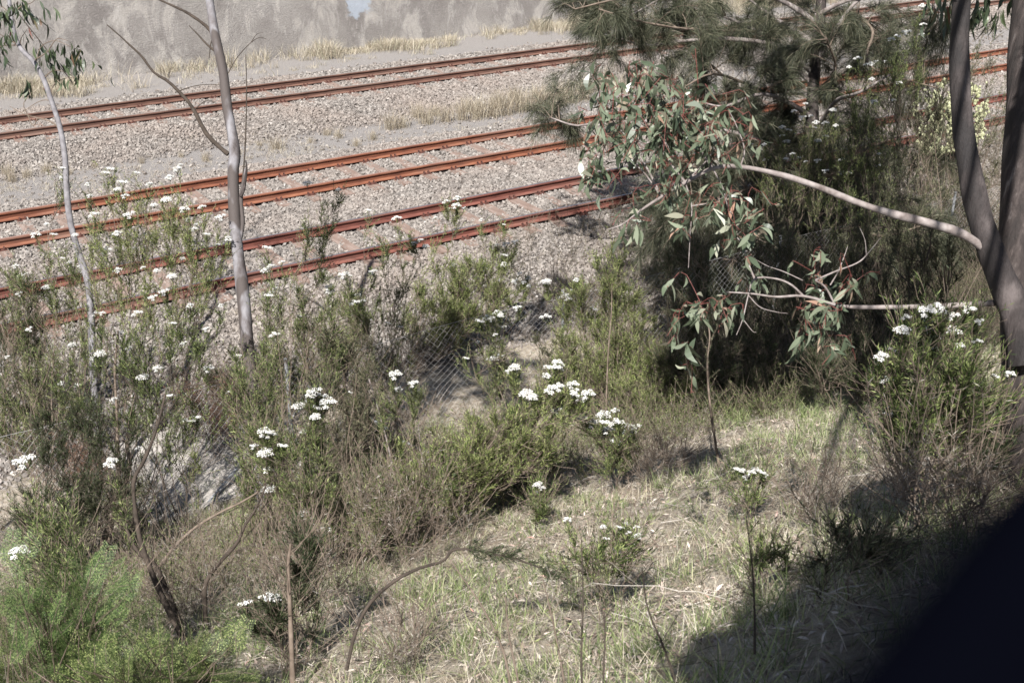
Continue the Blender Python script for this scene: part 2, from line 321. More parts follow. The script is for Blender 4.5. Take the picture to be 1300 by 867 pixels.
# ------------------------------------------------------------------ retaining wall
def wallmat():
    m, t, p = nodes('stained_concrete_wall'); v = objco(t); vs = objco(t, (1.0, 1, .5))
    base = ramp(t, noise(t, .55, 5, v), [(.32, (.35, .33, .315)), (.5, (.44, .42, .40)), (.7, (.52, .50, .48))])
    dk = mixc(t, ramp(t, noise(t, 1.1, 6, vs, .7), [(.46, (0, 0, 0)), (.62, (.65, .65, .65))]), base, (.27, .25, .24))
    n2 = nn(t, 'ShaderNodeTexNoise'); n2.inputs['Scale'].default_value = 1.3; n2.inputs['Detail'].default_value = 9; n2.inputs['Roughness'].default_value = .68; n2.inputs['Distortion'].default_value = .7; t.links.new(vs, n2.inputs[0])
    wh = mixc(t, ramp(t, n2.outputs[0], [(.49, (0, 0, 0)), (.545, (.55, .55, .55)), (.64, (.95, .95, .95))]), dk, (.62, .60, .575))
    sp = mixc(t, .45, wh, ramp(t, noise(t, 28, 4, v, .8), [(.3, (.12, .11, .10)), (.6, (.42, .39, .36))]), 'OVERLAY')
    # a small faded blue paint patch
    mp = t.nodes.new('ShaderNodeVectorMath'); mp.operation = 'DISTANCE'; t.links.new(v, mp.inputs[0]); mp.inputs[1].default_value = (16.45, 35.0, 1.05)
    ad = nn(t, 'ShaderNodeMath', operation='MULTIPLY_ADD'); t.links.new(noise(t, 3.5, 5, v), ad.inputs[0]); ad.inputs[1].default_value = .9; t.links.new(mp.outputs['Value'], ad.inputs[2])
    bl = mixc(t, ramp(t, ad.outputs[0], [(.78, (.8, .8, .8)), (.9, (0, 0, 0))]), sp, (.50, .56, .64))
    t.links.new(bl, p.inputs['Base Color']); p.inputs['Roughness'].default_value = .95; p.inputs['Specular IOR Level'].default_value = .15
    bump(t, noise(t, 22, 9, v, .8), p, 1.0, .07); return m
wm = wallmat()
WX = np.arange(-30, 90, .3); WZ = np.arange(-.8, 4.61, .2)
wx, wz = np.meshgrid(WX, WZ, indexing='ij'); wy = 34.98+.06*(wz+.5)/5*2+.012*wob(wx, wz, 1.2, 4)
root = empty('retaining_wall', (15, 35.2, -.4), 'long rough grey concrete retaining wall with white streaks behind the tracks', 'wall')
mb = MB(); n_ = len(WZ); i = (np.arange(len(WX)-1)[:, None]*n_+np.arange(n_-1)[None]).ravel()
mb.add(np.stack([wx, wy, wz], -1), np.stack([i, i+n_, i+n_+1, i+1], -1))
mb.add([[-30, 35.1, 4.55], [90, 35.1, 4.55], [90, 35.55, 4.55], [-30, 35.55, 4.55], [-30, 35.55, -.8], [90, 35.55, -.8]], [[0, 1, 2, 3], [3, 2, 5, 4]])
o = mb.build('wall_face', wm, root, None, True); o.location = (-15, -35.2, .4)
def boxv(x0, x1, y0, y1, z0, z1):
    return [[x, y, z] for x in (x0, x1) for y in (y0, y1) for z in (z0, z1)], [[0, 1, 3, 2], [4, 6, 7, 5], [0, 4, 5, 1], [2, 3, 7, 6], [0, 2, 6, 4], [1, 5, 7, 3]]
mb = MB(); mb.add(*boxv(-30, 90, 34.95, 35.7, 4.6, 4.85)); o = mb.build('coping', MT['concrete'], root, (15, 35.2, -.4))

# ------------------------------------------------------------------ tracks
def prof():
    h = [(.0, .000), (.026, .0), (.034, -.006), (.036, -.030), (.030, -.040), (.010, -.050), (.008, -.125), (.022, -.138), (.070, -.150), (.070, -.160)]
    return [(x, z) for x, z in h[1:]]+[(-x, z) for x, z in h[:0:-1]]
PR = np.array(prof()); XR = np.arange(-14, 96, 2.0)
def rail(name, yn, mat, top, root, org):
    mb = MB(); k = len(PR); V = np.zeros((len(XR), k, 3)); V[:, :, 0] = XR[:, None]; V[:, :, 1] = yn+.036+PR[None, :, 0]; V[:, :, 2] = PR[None, :, 1]
    V[:, :, 2] += .003*np.sin(XR*1.3)[:, None]
    j = np.arange(k); i = np.arange(len(XR)-1)[:, None]*k; F = np.stack([i+j, i+(j+1) % k, i+k+(j+1) % k, i+k+j], -1)
    mi = np.where(j == k-1, 1, 0)
    mb.add(V, F.reshape(-1, 4)); mb.m4[-1] = np.tile(mi, len(XR)-1)
    return mb.build('rail', [mat, top], root, org)
def sleeper_mesh():
    mb = MB(); v, f = boxv(-.115, .115, -1.25, 1.25, -.12, 0.0); mb.add(v, f); me = mb.build('sleeper', MT['sleeper']); return me
def clip_mesh():
    mb = MB(); v, f = boxv(-.09, .09, -.15, .15, 0, .012); mb.add(v, f)
    for sy in (-1, 1):
        for sx in (-.05, .05):
            P = cr([(sx, sy*.125, .0), (sx, sy*.125, .05), (sx, sy*.095, .062), (sx, sy*.06, .035)], 8); tubes(mb, P, .011, 6)
            v, f = boxv(sx-.02, sx+.02, sy*.11-.018, sy*.11+.018, .012, .032); mb.add(v, f)
    return mb.build('rail_fastening', MT['clip'])
s0 = sleeper_mesh(); c0 = clip_mesh(); first = [True, True]
def track(yn, mat, top, label, x0, n, sp=.655, sl_dz=0.0):
    """yn: near head edge of the near rail"""
    org = (x0, yn+.79, -.22); root = empty('railway_track', org, label, 'railway track', 'parallel railway tracks')
    for k in (0, 1): rail('rail', yn+1.505*k, mat, top, root, org)
    for i in range(n):
        s = s0 if first[0] else s0.copy()
        if not first[0]: COL.objects.link(s)
        first[0] = False; s.parent = root; s.location = (i*sp+random.uniform(-.02, .02), random.uniform(-.03, .03), .22-.172+sl_dz+random.uniform(-.012, .006)); s.rotation_euler.z = random.uniform(-.015, .015)
        for k in (0, 1):
            c = c0 if first[1] else c0.copy()
            if not first[1]: COL.objects.link(c)
            first[1] = False; c.parent = s; c.location = (0, yn+.036+1.505*k-org[1], 0.0)
track(17.5, MT['rustC'], MT['topC'], 'nearest railway track, reddish rusted rails with a polished blue grey top', 2.2, 58, sl_dz=.0)
track(21.37, MT['rustB'], MT['topB'], 'middle railway track with bright orange rusted rails', 2.2, 62)
track(28.94, MT['rustA'], MT['topA'], 'far railway track beside the concrete wall, dull brown rails', 3.4, 70)

# ------------------------------------------------------------------ grass and litter
def in_bank(N, y0, y1, x0=-6, x1=26, mg=110):
    X = rng.uniform(x0, x1, N); Y = rng.uniform(y0, y1, N); P = np.stack([X, Y, ground(X, Y)], -1); return P[inview(P, mg)]
def blades(mb, B, L, W, lean, curve=.5, n=4, mi=0):
    m = len(B); az = rng.uniform(0, 6.283, m); h = np.stack([np.cos(az), np.sin(az), np.zeros(m)], -1); s = np.linspace(0, 1, n)[None, :, None]
    L = np.broadcast_to(L, (m,))[:, None, None]; a = np.broadcast_to(lean, (m,))[:, None, None]
    P = B[:, None]+L*s*(h[:, None]*np.sin(a)+np.array([0, 0, 1])*np.cos(a))+L*curve*(s**2)*(h[:, None]*.7-np.array([0, 0, .55]))
    side = np.stack([-np.sin(az), np.cos(az), np.zeros(m)], -1); side = nrm(side+.4*rng.normal(size=(m, 3)))
    wv = np.interp(np.linspace(0, 1, n), [0, .5, 1], [.8, 1, .08])
    ribbons(mb, P, wv[None]*np.broadcast_to(W, (m,))[:, None], side, mi)
def litter():
    P = in_bank(420000, -1, 12.6); x, y, d = proj(P)
    dn = np.clip(.62+.5*wob(P[:, 0], P[:, 1], 1.3, 3), .15, 1)*np.interp(d, [5, 9, 16], [1, .9, .6])*np.interp(P[:, 0], [2, 4], [.8, 1])
    P = P[rng.uniform(size=len(P)) < dn*.8]; m = len(P)
    L = rng.uniform(.02, .07, m)*rng.uniform(.6, 1.2, m); az = rng.uniform(0, 6.28, m)
    t = np.stack([np.cos(az), np.sin(az), rng.normal(0, .25, m)], -1); t = nrm(t); s = nrm(np.cross(t, np.array([0, 0, 1])+.45*rng.normal(size=(m, 3))))
    mb = MB(); B = P+np.array([0, 0, 1])*rng.uniform(.004, .05, m)[:, None]
    up = np.cross(s, t); up *= np.sign(up[:, 2:3])
    q = np.linspace(0, 1, 4)[None, :, None]; C = B[:, None]+t[:, None]*q*L[:, None, None]-up[:, None]*(q-.5)**2*L[:, None, None]*.5
    ribbons(mb, C, np.array([.15, 1, .85, .05])[None]*(L*rng.uniform(.10, .26, m))[:, None], s)
    print('litter', m); tag(mb.build('leaf_litter', MT['litter']), 'brown and tan fallen gum leaves scattered over the bank', 'leaf litter', kind='stuff')
    # fallen sticks, part of the litter
    P = in_bank(7000, 0, 12.4); m = len(P); az = rng.uniform(0, 6.28, m); L = rng.uniform(.1, .55, m)
    h = np.stack([np.cos(az), np.sin(az), rng.normal(0, .12, m)], -1); s = np.linspace(-.5, .5, 5)[None, :, None]
    C = P[:, None]+h[:, None]*s*L[:, None, None]+rng.normal(size=(m, 5, 3))*.05*L[:, None, None]; C[:, :, 2] = ground(C[:, :, 0], C[:, :, 1])+rng.uniform(.01, .07, m)[:, None]+np.abs(rng.normal(0, .01, (m, 5)))
    mb = MB(); tubes(mb, C, rng.uniform(.0015, .005, m)[:, None]*np.linspace(1, .5, 5)[None], 4)
    tag(mb.build('fallen_twigs', MT['brown']), 'thin dead sticks strewn through the leaf litter', 'twigs', kind='stuff')
litter()
def dry_grass():
    mb = MB(); P = in_bank(700000, -1, 12.5); x, y, d = proj(P)
    dn = np.clip(.68+.75*wob(P[:, 0], P[:, 1], 1.7, 8), .15, 1)*np.interp(d, [5, 9, 16], [1, .9, .7])
    P = P[rng.uniform(size=len(P)) < dn]; m = len(P)
    blades(mb, P, rng.uniform(.04, .19, m), rng.uniform(.0012, .0032, m), rng.uniform(.1, 1.5, m), .45); print('dry', m)
    tag(mb.build('dry_grass', MT['straw']), 'short straw coloured dry grass matted over the bank', 'grass', kind='stuff')
dry_grass()
def green_grass():
    mb = MB(); C = in_bank(17000, -1, 12.4); dn = np.clip(.6+.8*wob(C[:, 0], C[:, 1], 1.0, 12), .04, 1); C = C[rng.uniform(size=len(C)) < dn]
    k = rng.integers(8, 34, len(C)); idx = np.repeat(np.arange(len(C)), k); sp = rng.uniform(.02, .07, len(C))[idx]; m = len(idx)
    B = C[idx]+rng.normal(size=(m, 3))*sp[:, None]*np.array([1, 1, 0]); B[:, 2] = ground(B[:, 0], B[:, 1]); hs = rng.uniform(.6, 1.25, len(C))[idx]
    blades(mb, B, rng.uniform(.07, .24, m)*hs, rng.uniform(.0025, .006, m), rng.uniform(.0, .85, m), .35); print('green', m)
    tag(mb.build('green_grass', MT['grass']), 'fresh green grass tufts growing through the dry litter', 'grass', kind='stuff')
green_grass()

# dry tussocks between the tracks, golden grass along the wall
def tussock(n, L, W, sp, lean, mat, name='grass_tussock'):
    mb = MB(); B = rng.normal(size=(n, 3))*sp*np.array([1, 1, 0]); blades(mb, B, rng.uniform(.55, 1, n)*L, W, np.abs(rng.normal(0, lean, n)), .3, 5); return mb.build(name, mat)
vars_ = [tussock(150, .72, .007, .10, .20, MT['tuft']) for _ in range(4)]
spots = [(352, 190, .8), (262, 205, .5), (415, 172, .5), (430, 176, .6), (473, 178, .6), (495, 165, .9), (510, 163, .9), (541, 158, 1.1), (566, 155, 1.0), (586, 153, 1.0), (604, 152, 1.2), (612, 148, 1.1), (625, 150, 1.1), (640, 146, 1.3), (658, 142, 1.4), (672, 140, 1.1), (690, 137, 1.2), (706, 136, 1.2), (722, 131, 1.2), (740, 127, 1.2), (452, 186, .5), (530, 150, .8), (551, 148, .8), (595, 142, .9), (632, 138, 1), (655, 131, 1), (685, 127, 1), (712, 124, 1.1), (745, 118, 1.1), (768, 114, 1.2), (790, 118, 1.2), (815, 112, 1.2), (850, 108, 1.1), (15, 232, .55), (35, 226, .5), (60, 220, .5), (120, 214, .35), (180, 208, .35), (230, 200, .35), (300, 200, .4), (395, 182, .4), (330, 186, .35), (10, 222, .6), (88, 222, .4)]
for i, (x, y, s) in enumerate(spots):
    P, D = hit(x, y); src = vars_[i % 4]; o = src if i < 4 else src.copy()
    if i >= 4: COL.objects.link(o)
    o.location = P-np.array([0, 0, .02]); o.scale = (s, s, s*random.uniform(.8, 1.05)); o.rotation_euler.z = random.uniform(0, 6.28)
    tag(o, 'dry buff grass tussock in the grey gravel strip between the tracks', 'grass tussock', 'dry tussocks between the middle and far tracks')
mb = MB(); N = 5200; X = rng.uniform(3, 44, N); Y = 34.9-np.abs(rng.normal(0, .95, N)); dn = np.clip(.35+.9*wob(X, Y*.5, .9, 2), .02, 1)*np.interp(Y, [32.4, 33.6, 34.9], [.05, .5, 1])*np.interp(X, [3, 9, 11, 14, 22, 26, 44], [.9, .8, 1, .7, .5, 1, 1])
k = rng.uniform(size=N) < dn; C = np.stack([X[k], Y[k], 0*X[k]], -1); kk = rng.integers(12, 60, len(C)); idx = np.repeat(np.arange(len(C)), kk); m = len(idx)
B = C[idx]+rng.normal(size=(m, 3))*np.array([.12, .1, 0]); B[:, 1] = np.minimum(B[:, 1], 34.9); B[:, 2] = ground(B[:, 0], B[:, 1])
hs = (np.clip(.75+1.1*wob(C[:, 0], C[:, 1], 1.6, 6), .3, 2.0)*np.interp(C[:, 0], [20, 26], [1, 1.7]))[idx]
blades(mb, B, rng.uniform(.1, .62, m)*hs, rng.uniform(.006, .012, m), np.abs(rng.normal(0, .35, m)), .4)
tag(mb.build('dry_grass', MT['wallgrass']), 'golden dry grass growing along the foot of the concrete wall', 'grass', kind='stuff')
mb = MB(); N = 9000; X = rng.uniform(0, 30, N); Y = np.where(rng.uniform(size=N) < .55, rng.uniform(24, 27.4, N), rng.uniform(13.8, 16.6, N)); dn = np.clip(.2+1.0*wob(X, Y, 1.1, 4), 0, 1)
k = rng.uniform(size=N) < dn; C = np.stack([X[k], Y[k], 0*X[k]], -1); idx = np.repeat(np.arange(len(C)), 9); m = len(idx)
B = C[idx]+rng.normal(size=(m, 3))*np.array([.05, .05, 0]); B[:, 2] = ground(B[:, 0], B[:, 1]); blades(mb, B, rng.uniform(.05, .16, m), .004, rng.uniform(0, 1.2, m), .4)
tag(mb.build('sparse_grass', MT['straw']), 'sparse wisps of dead grass in the gravel', 'grass', kind='stuff')

# ------------------------------------------------------------------ flower head (shared meshes)
import bmesh
ico = bmesh.new(); bmesh.ops.create_icosphere(ico, subdivisions=1, radius=1); IV = np.array([v.co[:] for v in ico.verts]); IF = np.array([[v.index for v in f.verts] for f in ico.faces]); ico.free()
def head_mesh(nc):
    mb = MB(); cs = [(0, 0, 0)]+[(math.cos(a)*.62, math.sin(a)*.62, -.12) for a in np.linspace(0, 6.28, nc, endpoint=False)+random.random()]
    for c in cs[:nc]:
        c = np.array(c)+rng.normal(size=3)*.08; kq = 15
        for j in range(kq):
            r_ = .34*math.sqrt((j+.5)/kq); a = j*2.4; p = c+np.array([r_*math.cos(a), r_*math.sin(a), .16*(1-(r_/.34)**2)])+rng.normal(size=3)*.02
            mb.add(IV*rng.uniform(.06, .105)+p, IF, 0)
        P = np.array([[[0, 0, -.75], [c[0]*.6, c[1]*.6, -.35], [c[0], c[1], c[2]]]]); tubes(mb, P, .035, 4, 1)
    return mb
HM = []
def head(parent, P, up, s):
    if len(HM) < 6:
        o = head_mesh([3, 4, 5, 6, 7, 5][len(HM)]).build('flower_head', [MT['white'], MT['needle']]); HM.append(o)
    else: o = HM[random.randrange(6)].copy(); COL.objects.link(o)
    o.parent = parent; o.location = P; q = Vector(up).to_track_quat('Z', 'Y'); o.rotation_euler = q.to_euler(); o.scale = (s, s, s*random.uniform(1.0, 1.4))
    return o

# ------------------------------------------------------------------ shrubs
def shrub(name, label, base, heads=(), areas=(), leaf='needle', stem='twig', D=None, cat='shrub', group=None, dens=1.0, hs=.063, LL=.037, LW=.0048, jit=.25, fork=.3, sr=.007, bend=.25, stemleaf=.45, sgroup=None, leafang=.5, twl=.16, ntw=15, depth_k=0.0, rise=.25, leafn=24):
    """base, heads: photo pixels that are cast onto the ground / to the plant's own distance; areas: (cx,cy,rx,ry,n) tips"""
    Bp, Db = hit(*base)
    if D: Db = D; Bp = at(*base, D)
    tips = []; isH = []
    for (x, y) in heads: tips.append(at(x, y, Db+rng.uniform(-1, 1)*jit)); isH.append(1)
    for (cx, cy, rx, ry, n) in areas:
        for _ in range(n):
            r_ = math.sqrt(rng.uniform()); a = rng.uniform(0, 6.28); yy = cy+ry*r_*math.sin(a)
            tips.append(at(cx+rx*r_*math.cos(a), yy, Db+rng.uniform(-1.6, 1.6)*jit+depth_k*(cy-yy)/100)); isH.append(0)
    tips = np.array(tips); isH = np.array(isH)
    g = ground(tips[:, 0], tips[:, 1])+.12; tips[:, 2] = np.maximum(tips[:, 2], g)
    cen = tips.mean(0); root = empty(name, Bp, label, cat, group); n = len(tips)
    H = max(tips[:, 2].max()-Bp[2], .25); nl = min(n, max(2, int(round(n/6))))
    order = rng.permutation(n); lead = order[:nl]; K = 16; P = np.zeros((n, K, 3)); scl = np.ones(n)
    for i in lead:
        T_ = tips[i]; b0 = Bp+rng.normal(size=3)*np.array([.06, .06, 0]); b0[2] = Bp[2]-.06; m1 = b0+(T_-b0)*np.array([.28, .28, .38])+rng.normal(size=3)*.07*H*.6; m2 = b0+(T_-b0)*np.array([.72, .72, .70])+rng.normal(size=3)*.05*H*.6
        P[i] = cr([b0, m1, m2, T_], K)
    LP = P[lead]; 
    for i in order[nl:]:
        T_ = tips[i]; dz = T_[2]-LP[:, :, 2]; hd = np.linalg.norm((T_-LP)[:, :, :2], axis=2); c_ = hd+np.abs(dz-(.12+.28*H*rng.uniform(.3, 1.2)))*1.1+np.where(dz < .03, 1.5, 0)+rng.uniform(0, .12, hd.shape); c_[:, 0] += .6
        u_, v_ = np.unravel_index(np.argmin(c_), c_.shape); b_ = LP[u_, v_]; scl[i] = .62
        m1 = b_+(T_-b_)*np.array([.55, .55, .30])+rng.normal(size=3)*.03; m2 = b_+(T_-b_)*np.array([.85, .85, .68])+rng.normal(size=3)*.02
        P[i] = cr([b_, m1, m2, T_], K)
    tt = np.linspace(0, 1, K)[None, :, None]; ln = np.linalg.norm(P[:, -1]-P[:, 0], axis=1)[:, None, None]
    P = P+ln*.035*np.sin(tt*math.pi)*(np.sin(tt*rng.uniform(5, 12, (n, 1, 1))+rng.uniform(0, 6, (n, 1, 1)))*rvec(n)[:, None]+np.sin(tt*rng.uniform(12, 22, (n, 1, 1)))*.5*rvec(n)[:, None])
    mb = MB(); tubes(mb, P, sr*np.linspace(1, .22, K)[None]*(scl*rng.uniform(.6, 1.2, n))[:, None], 5)
    Q = np.concatenate([twigs_on(P, ntw*dens*.7, twl*.85, .6, 1-stemleaf-.1, .86, rise), twigs_on(P, ntw*dens*.35, twl*1.8, .75, .35, .85, rise)]); tubes(mb, Q, .0017, 3)
    Dd = twigs_on(P, 4, .3, .8, .1, .75, .1); tubes(mb, Dd, .0018, 3)
    mb.build('stems', MT[stem], root, Bp)
    mb = MB(); leaves_on(mb, Q, leafn, LL, LW, leafang); leaves_on(mb, P, 2.2*leafn*dens, LL, LW, leafang, 1-stemleaf, .95)
    mb.build('foliage', MT[leaf], root, Bp)
    for i in range(n):
        if isH[i]:
            up = nrm(P[i, -1]-P[i, -3])*.4+np.array([0, 0, 1])-raydir(*heads[i])*.45; head(root, tips[i]-Bp-raydir(*heads[i])*.03+np.array([0, 0, .022]), up, hs*rng.uniform(.6, 1.3))
    return root
RF = 'white flowering shrubs on the bank'
def FS(label, base, heads, areas=(), **k): k.setdefault('leaf', 'needle'); return shrub('flowering_shrub', label, base, heads, areas, group=RF, **k)
FS('white flowered shrub at the far left beside the thin pale young gum', (60, 640), [(79, 216), (82, 226), (112, 236), (114, 251), (60, 286), (102, 340), (79, 330), (30, 352), (60, 366), (112, 358), (92, 439), (78, 488), (100, 490), (117, 457), (20, 340), (88, 335), (108, 346), (25, 375), (45, 300), (68, 300), (96, 300), (38, 420), (10, 455), (120, 400), (88, 520)], [(70, 380, 60, 90, 22), (40, 500, 60, 80, 26), (30, 340, 30, 30, 8)], hs=.06)
FS('tallest white flowered shrub, just left of the bare gum trunk', (165, 680), [(134, 222), (139, 217), (173, 222), (155, 234), (159, 251), (229, 212), (226, 217), (234, 268), (239, 281), (252, 287), (281, 278), (257, 265), (212, 255), (216, 227), (149, 298), (134, 320), (246, 293), (291, 305), (276, 313), (182, 342), (200, 345), (219, 352), (150, 242), (146, 300), (190, 236), (196, 262), (165, 275), (185, 300), (262, 300), (120, 275), (170, 318), (232, 330), (150, 345)], [(190, 330, 80, 80, 26), (150, 290, 35, 60, 12), (230, 300, 40, 40, 10)], leaf='lime', stem='twig', hs=.06)
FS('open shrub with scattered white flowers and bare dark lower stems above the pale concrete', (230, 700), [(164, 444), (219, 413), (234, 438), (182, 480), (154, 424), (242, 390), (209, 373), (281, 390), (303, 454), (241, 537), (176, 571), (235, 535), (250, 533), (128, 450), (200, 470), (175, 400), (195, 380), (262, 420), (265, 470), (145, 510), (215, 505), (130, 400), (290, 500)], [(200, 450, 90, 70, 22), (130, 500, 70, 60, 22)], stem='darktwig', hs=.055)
FS('white flowered shrub just right of the bare gum trunk, overlapping the near rail', (372, 660), [(338, 317), (344, 340), (358, 335), (351, 368), (341, 378), (383, 404), (349, 427), (418, 367), (390, 235), (430, 243), (338, 345), (420, 372), (346, 374)], [(390, 400, 70, 70, 24), (405, 290, 22, 50, 7), (350, 400, 40, 60, 8)])
FS('shrub with dense flower clusters beside the fallen grey fence brace', (392, 740), [(401, 500), (416, 514), (400, 520), (380, 517), (401, 531), (339, 552), (358, 569), (338, 576), (323, 569), (386, 550), (396, 502), (406, 505), (343, 554), (335, 551), (342, 599), (342, 622), (338, 577), (386, 653), (411, 676)], [(370, 560, 60, 50, 16), (400, 620, 50, 50, 10)])
FS('shrub with small flower heads behind the twiggy thicket, in front of the near rail', (490, 560), [(437, 351), (474, 347), (454, 376), (451, 386), (467, 410), (491, 412), (507, 417), (534, 307), (541, 314), (526, 311), (504, 279), (467, 269), (444, 352), (460, 384)], [(470, 410, 60, 60, 26), (500, 330, 40, 40, 9)])
FS('sparse shrub with three flower heads in front of the torn chain link mesh', (500, 640), [(505, 496), (525, 489), (444, 500), (502, 478)], [(500, 510, 40, 40, 8)])
FS('lush sweeping green shrub with white heads on the gravel before the near rail', (520, 470), [(581, 253), (567, 258), (579, 263), (571, 267), (589, 266), (553, 278), (611, 281), (639, 287), (654, 309), (643, 312), (631, 313), (640, 326), (641, 337), (614, 343), (576, 338), (654, 359), (671, 354), (665, 360), (660, 349), (672, 364), (634, 357), (637, 369), (577, 355)], [(590, 365, 60, 40, 60), (560, 400, 50, 40, 36), (620, 330, 30, 20, 8)], leaf='lime', dens=1.4)
FS('slender shrub with five white heads in front of the upright chain link mesh', (640, 590), [(632, 399), (624, 407), (608, 410), (640, 417), (629, 427), (607, 436), (657, 393), (591, 457), (626, 456), (633, 453), (636, 402), (619, 405)], [(620, 450, 30, 40, 10)])
FS('bushy yellow green shrub with a few small white heads beside the gravel', (775, 540), [(694, 359), (714, 378), (722, 382), (732, 357), (726, 371), (693, 404), (751, 394), (719, 377)], [(765, 410, 70, 60, 60), (778, 340, 24, 34, 16), (810, 470, 50, 40, 24), (740, 450, 50, 40, 24)], leaf='lime', dens=1.3)
FS('wide shrub swept to the right with many white heads at its tips', (520, 700), [(707, 463), (698, 470), (713, 469), (694, 479), (698, 481), (654, 468), (646, 474), (669, 501), (677, 506), (717, 494), (727, 491), (709, 494), (700, 497), (731, 501), (746, 503), (737, 510), (717, 507), (711, 522), (704, 470), (730, 505)], [(640, 555, 75, 40, 60), (560, 590, 70, 50, 30), (690, 510, 30, 30, 14)], leaf='lime', dens=1.0, bend=.1, fork=.15)
FS('low shrub with a dozen white heads where the grass slope begins', (795, 625), [(739, 533), (751, 540), (767, 528), (781, 523), (765, 539), (783, 539), (796, 551), (806, 546), (796, 543), (771, 548), (769, 557), (779, 563), (786, 564)], [(780, 565, 30, 25, 14)], sr=.004)
FS('tiny plant with one cluster of white flowers on the grass near the swept shrub', (690, 665), [(679, 620), (684, 617), (683, 627), (688, 622)], [(686, 645, 8, 12, 4)], sr=.003, hs=.032)
FS('leaning flowering shrub with feathery foliage in the middle of the sunny grass', (775, 790), [(766, 672), (785, 673), (795, 669), (808, 673), (770, 688), (783, 703), (798, 680), (810, 684), (806, 695), (720, 663), (790, 674)], [(785, 700, 26, 14, 5), (735, 700, 40, 14, 6)], ntw=6, sr=.003, hs=.029)
FS('small plant topped by a flat white flower cluster, below the thin brown sapling', (945, 680), [(935, 598), (958, 600), (966, 603), (948, 609), (972, 608), (963, 622), (942, 600), (953, 603)], [(950, 625, 18, 14, 3)], ntw=6, sr=.003, hs=.029)
FS('flowering shrub with large white heads at the foot of the big right hand gum', (1175, 680), [(1151, 408), (1188, 395), (1194, 402), (1231, 398), (1243, 413), (1179, 414), (1209, 406), (1211, 423), (1240, 438), (1217, 444), (1181, 449), (1132, 449), (1119, 457), (1146, 423), (1281, 479), (1128, 488), (1131, 526), (1176, 400), (1187, 434), (1179, 424), (1190, 528), (1262, 482), (1228, 482)], [(1190, 490, 60, 40, 34), (1170, 530, 50, 30, 16)], hs=.046, D=None)
FS('white flowered shrub below the she oak, left of the thin upright stems', (1025, 440), [(1058, 141), (1008, 143), (1023, 133), (1019, 151), (993, 163), (1000, 167), (1036, 157), (1048, 158), (1034, 164), (1061, 161), (1029, 149), (956, 186), (965, 190), (970, 185), (972, 205), (993, 174), (999, 181), (1006, 197), (1014, 202), (1038, 206), (1048, 219), (1069, 204), (1068, 221), (1077, 222), (998, 203), (1048, 175), (1039, 180), (1023, 207)], [(1015, 215, 60, 50, 34)], leaf='needle', hs=.06, LW=.004, dens=1.1)
FS('very tall shrub reaching the top edge, white heads over the far rails', (1120, 430), [(1171, 9), (1172, 33), (1138, 48), (1131, 52), (1151, 43), (1170, 46), (1089, 76), (1078, 87), (1106, 83), (1123, 80), (1141, 107), (1134, 129), (1109, 131), (1107, 102), (1116, 197), (1115, 212), (1100, 84), (1112, 80)], [(1150, 75, 30, 30, 14), (1110, 150, 40, 50, 22), (1090, 230, 50, 40, 16)], hs=.06, LW=.004, stem='darktwig')
FS('low shrub with a few small white heads among the ferny leaves at the lower left', (200, 900), [(219, 835), (238, 852), (24, 704), (32, 589), (142, 590)], [(200, 850, 60, 30, 14), (60, 640, 50, 40, 10)], sr=.004)
FS('thin shrub carrying three tiny white heads left of the leaning fallen branch', (372, 860), [(345, 760), (312, 770), (340, 765)], [(330, 770, 40, 20, 12), (385, 700, 20, 60, 12)], leaf='dark', sr=.005)

# ---- shrubs without flowers; right-hand scrub takes dark and dull leaves as painted shade
def GS(label, base, areas, **k): k.setdefault('leaf', 'needle'); return shrub('fine_leaved_shrub', label, base, (), areas, group='green shrubs without flowers', **k)
GS('dark dense shrub at the left edge in front of the rails', (20, 600), [(20, 400, 45, 60, 45), (30, 500, 60, 50, 30)], leaf='dark', dens=1.2)
GS('olive thicket of fine leaves right of the bare gum trunk', (440, 640), [(430, 470, 60, 60, 40), (450, 520, 30, 30, 8)], leaf='dull')
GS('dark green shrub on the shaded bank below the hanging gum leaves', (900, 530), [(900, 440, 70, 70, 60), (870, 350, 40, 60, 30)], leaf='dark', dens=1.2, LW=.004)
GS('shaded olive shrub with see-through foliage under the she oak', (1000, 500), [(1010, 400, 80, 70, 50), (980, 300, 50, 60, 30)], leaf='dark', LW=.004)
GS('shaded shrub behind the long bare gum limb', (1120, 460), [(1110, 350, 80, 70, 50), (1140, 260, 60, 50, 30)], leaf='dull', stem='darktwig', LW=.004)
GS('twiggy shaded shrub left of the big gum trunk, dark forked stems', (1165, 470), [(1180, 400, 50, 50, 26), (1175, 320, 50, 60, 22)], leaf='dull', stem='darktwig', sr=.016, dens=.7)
GS('yellowish green low shrub beside the grey drain', (830, 540), [(840, 485, 60, 34, 40), (890, 500, 40, 30, 20)], leaf='lime')
GS('small olive shrub on the slope beneath the flowering shrub of the centre', (600, 640), [(600, 580, 60, 35, 36), (660, 590, 50, 25, 22)], leaf='dull', sr=.004)
GS('green shrub among the dry twigs left of centre', (520, 600), [(500, 570, 40, 20, 10), (450, 570, 50, 40, 20)], leaf='dull', sr=.004)
GS('tangled green and brown shrub on the left bank beneath the flowering stems', (100, 760), [(110, 560, 70, 60, 34), (60, 640, 60, 40, 24)], leaf='dark', stem='darktwig')
GS('low scrubby shrub with yellowish tips at the pale concrete edge', (260, 700), [(240, 600, 20, 30, 5), (310, 650, 30, 20, 7)], leaf='lime', sr=.004, dens=.6)
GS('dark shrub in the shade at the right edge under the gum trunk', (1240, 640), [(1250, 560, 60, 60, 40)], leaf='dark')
GS('shaded ground shrub at the lower right', (1080, 760), [(1090, 700, 70, 45, 8)], leaf='dull', sr=.004)
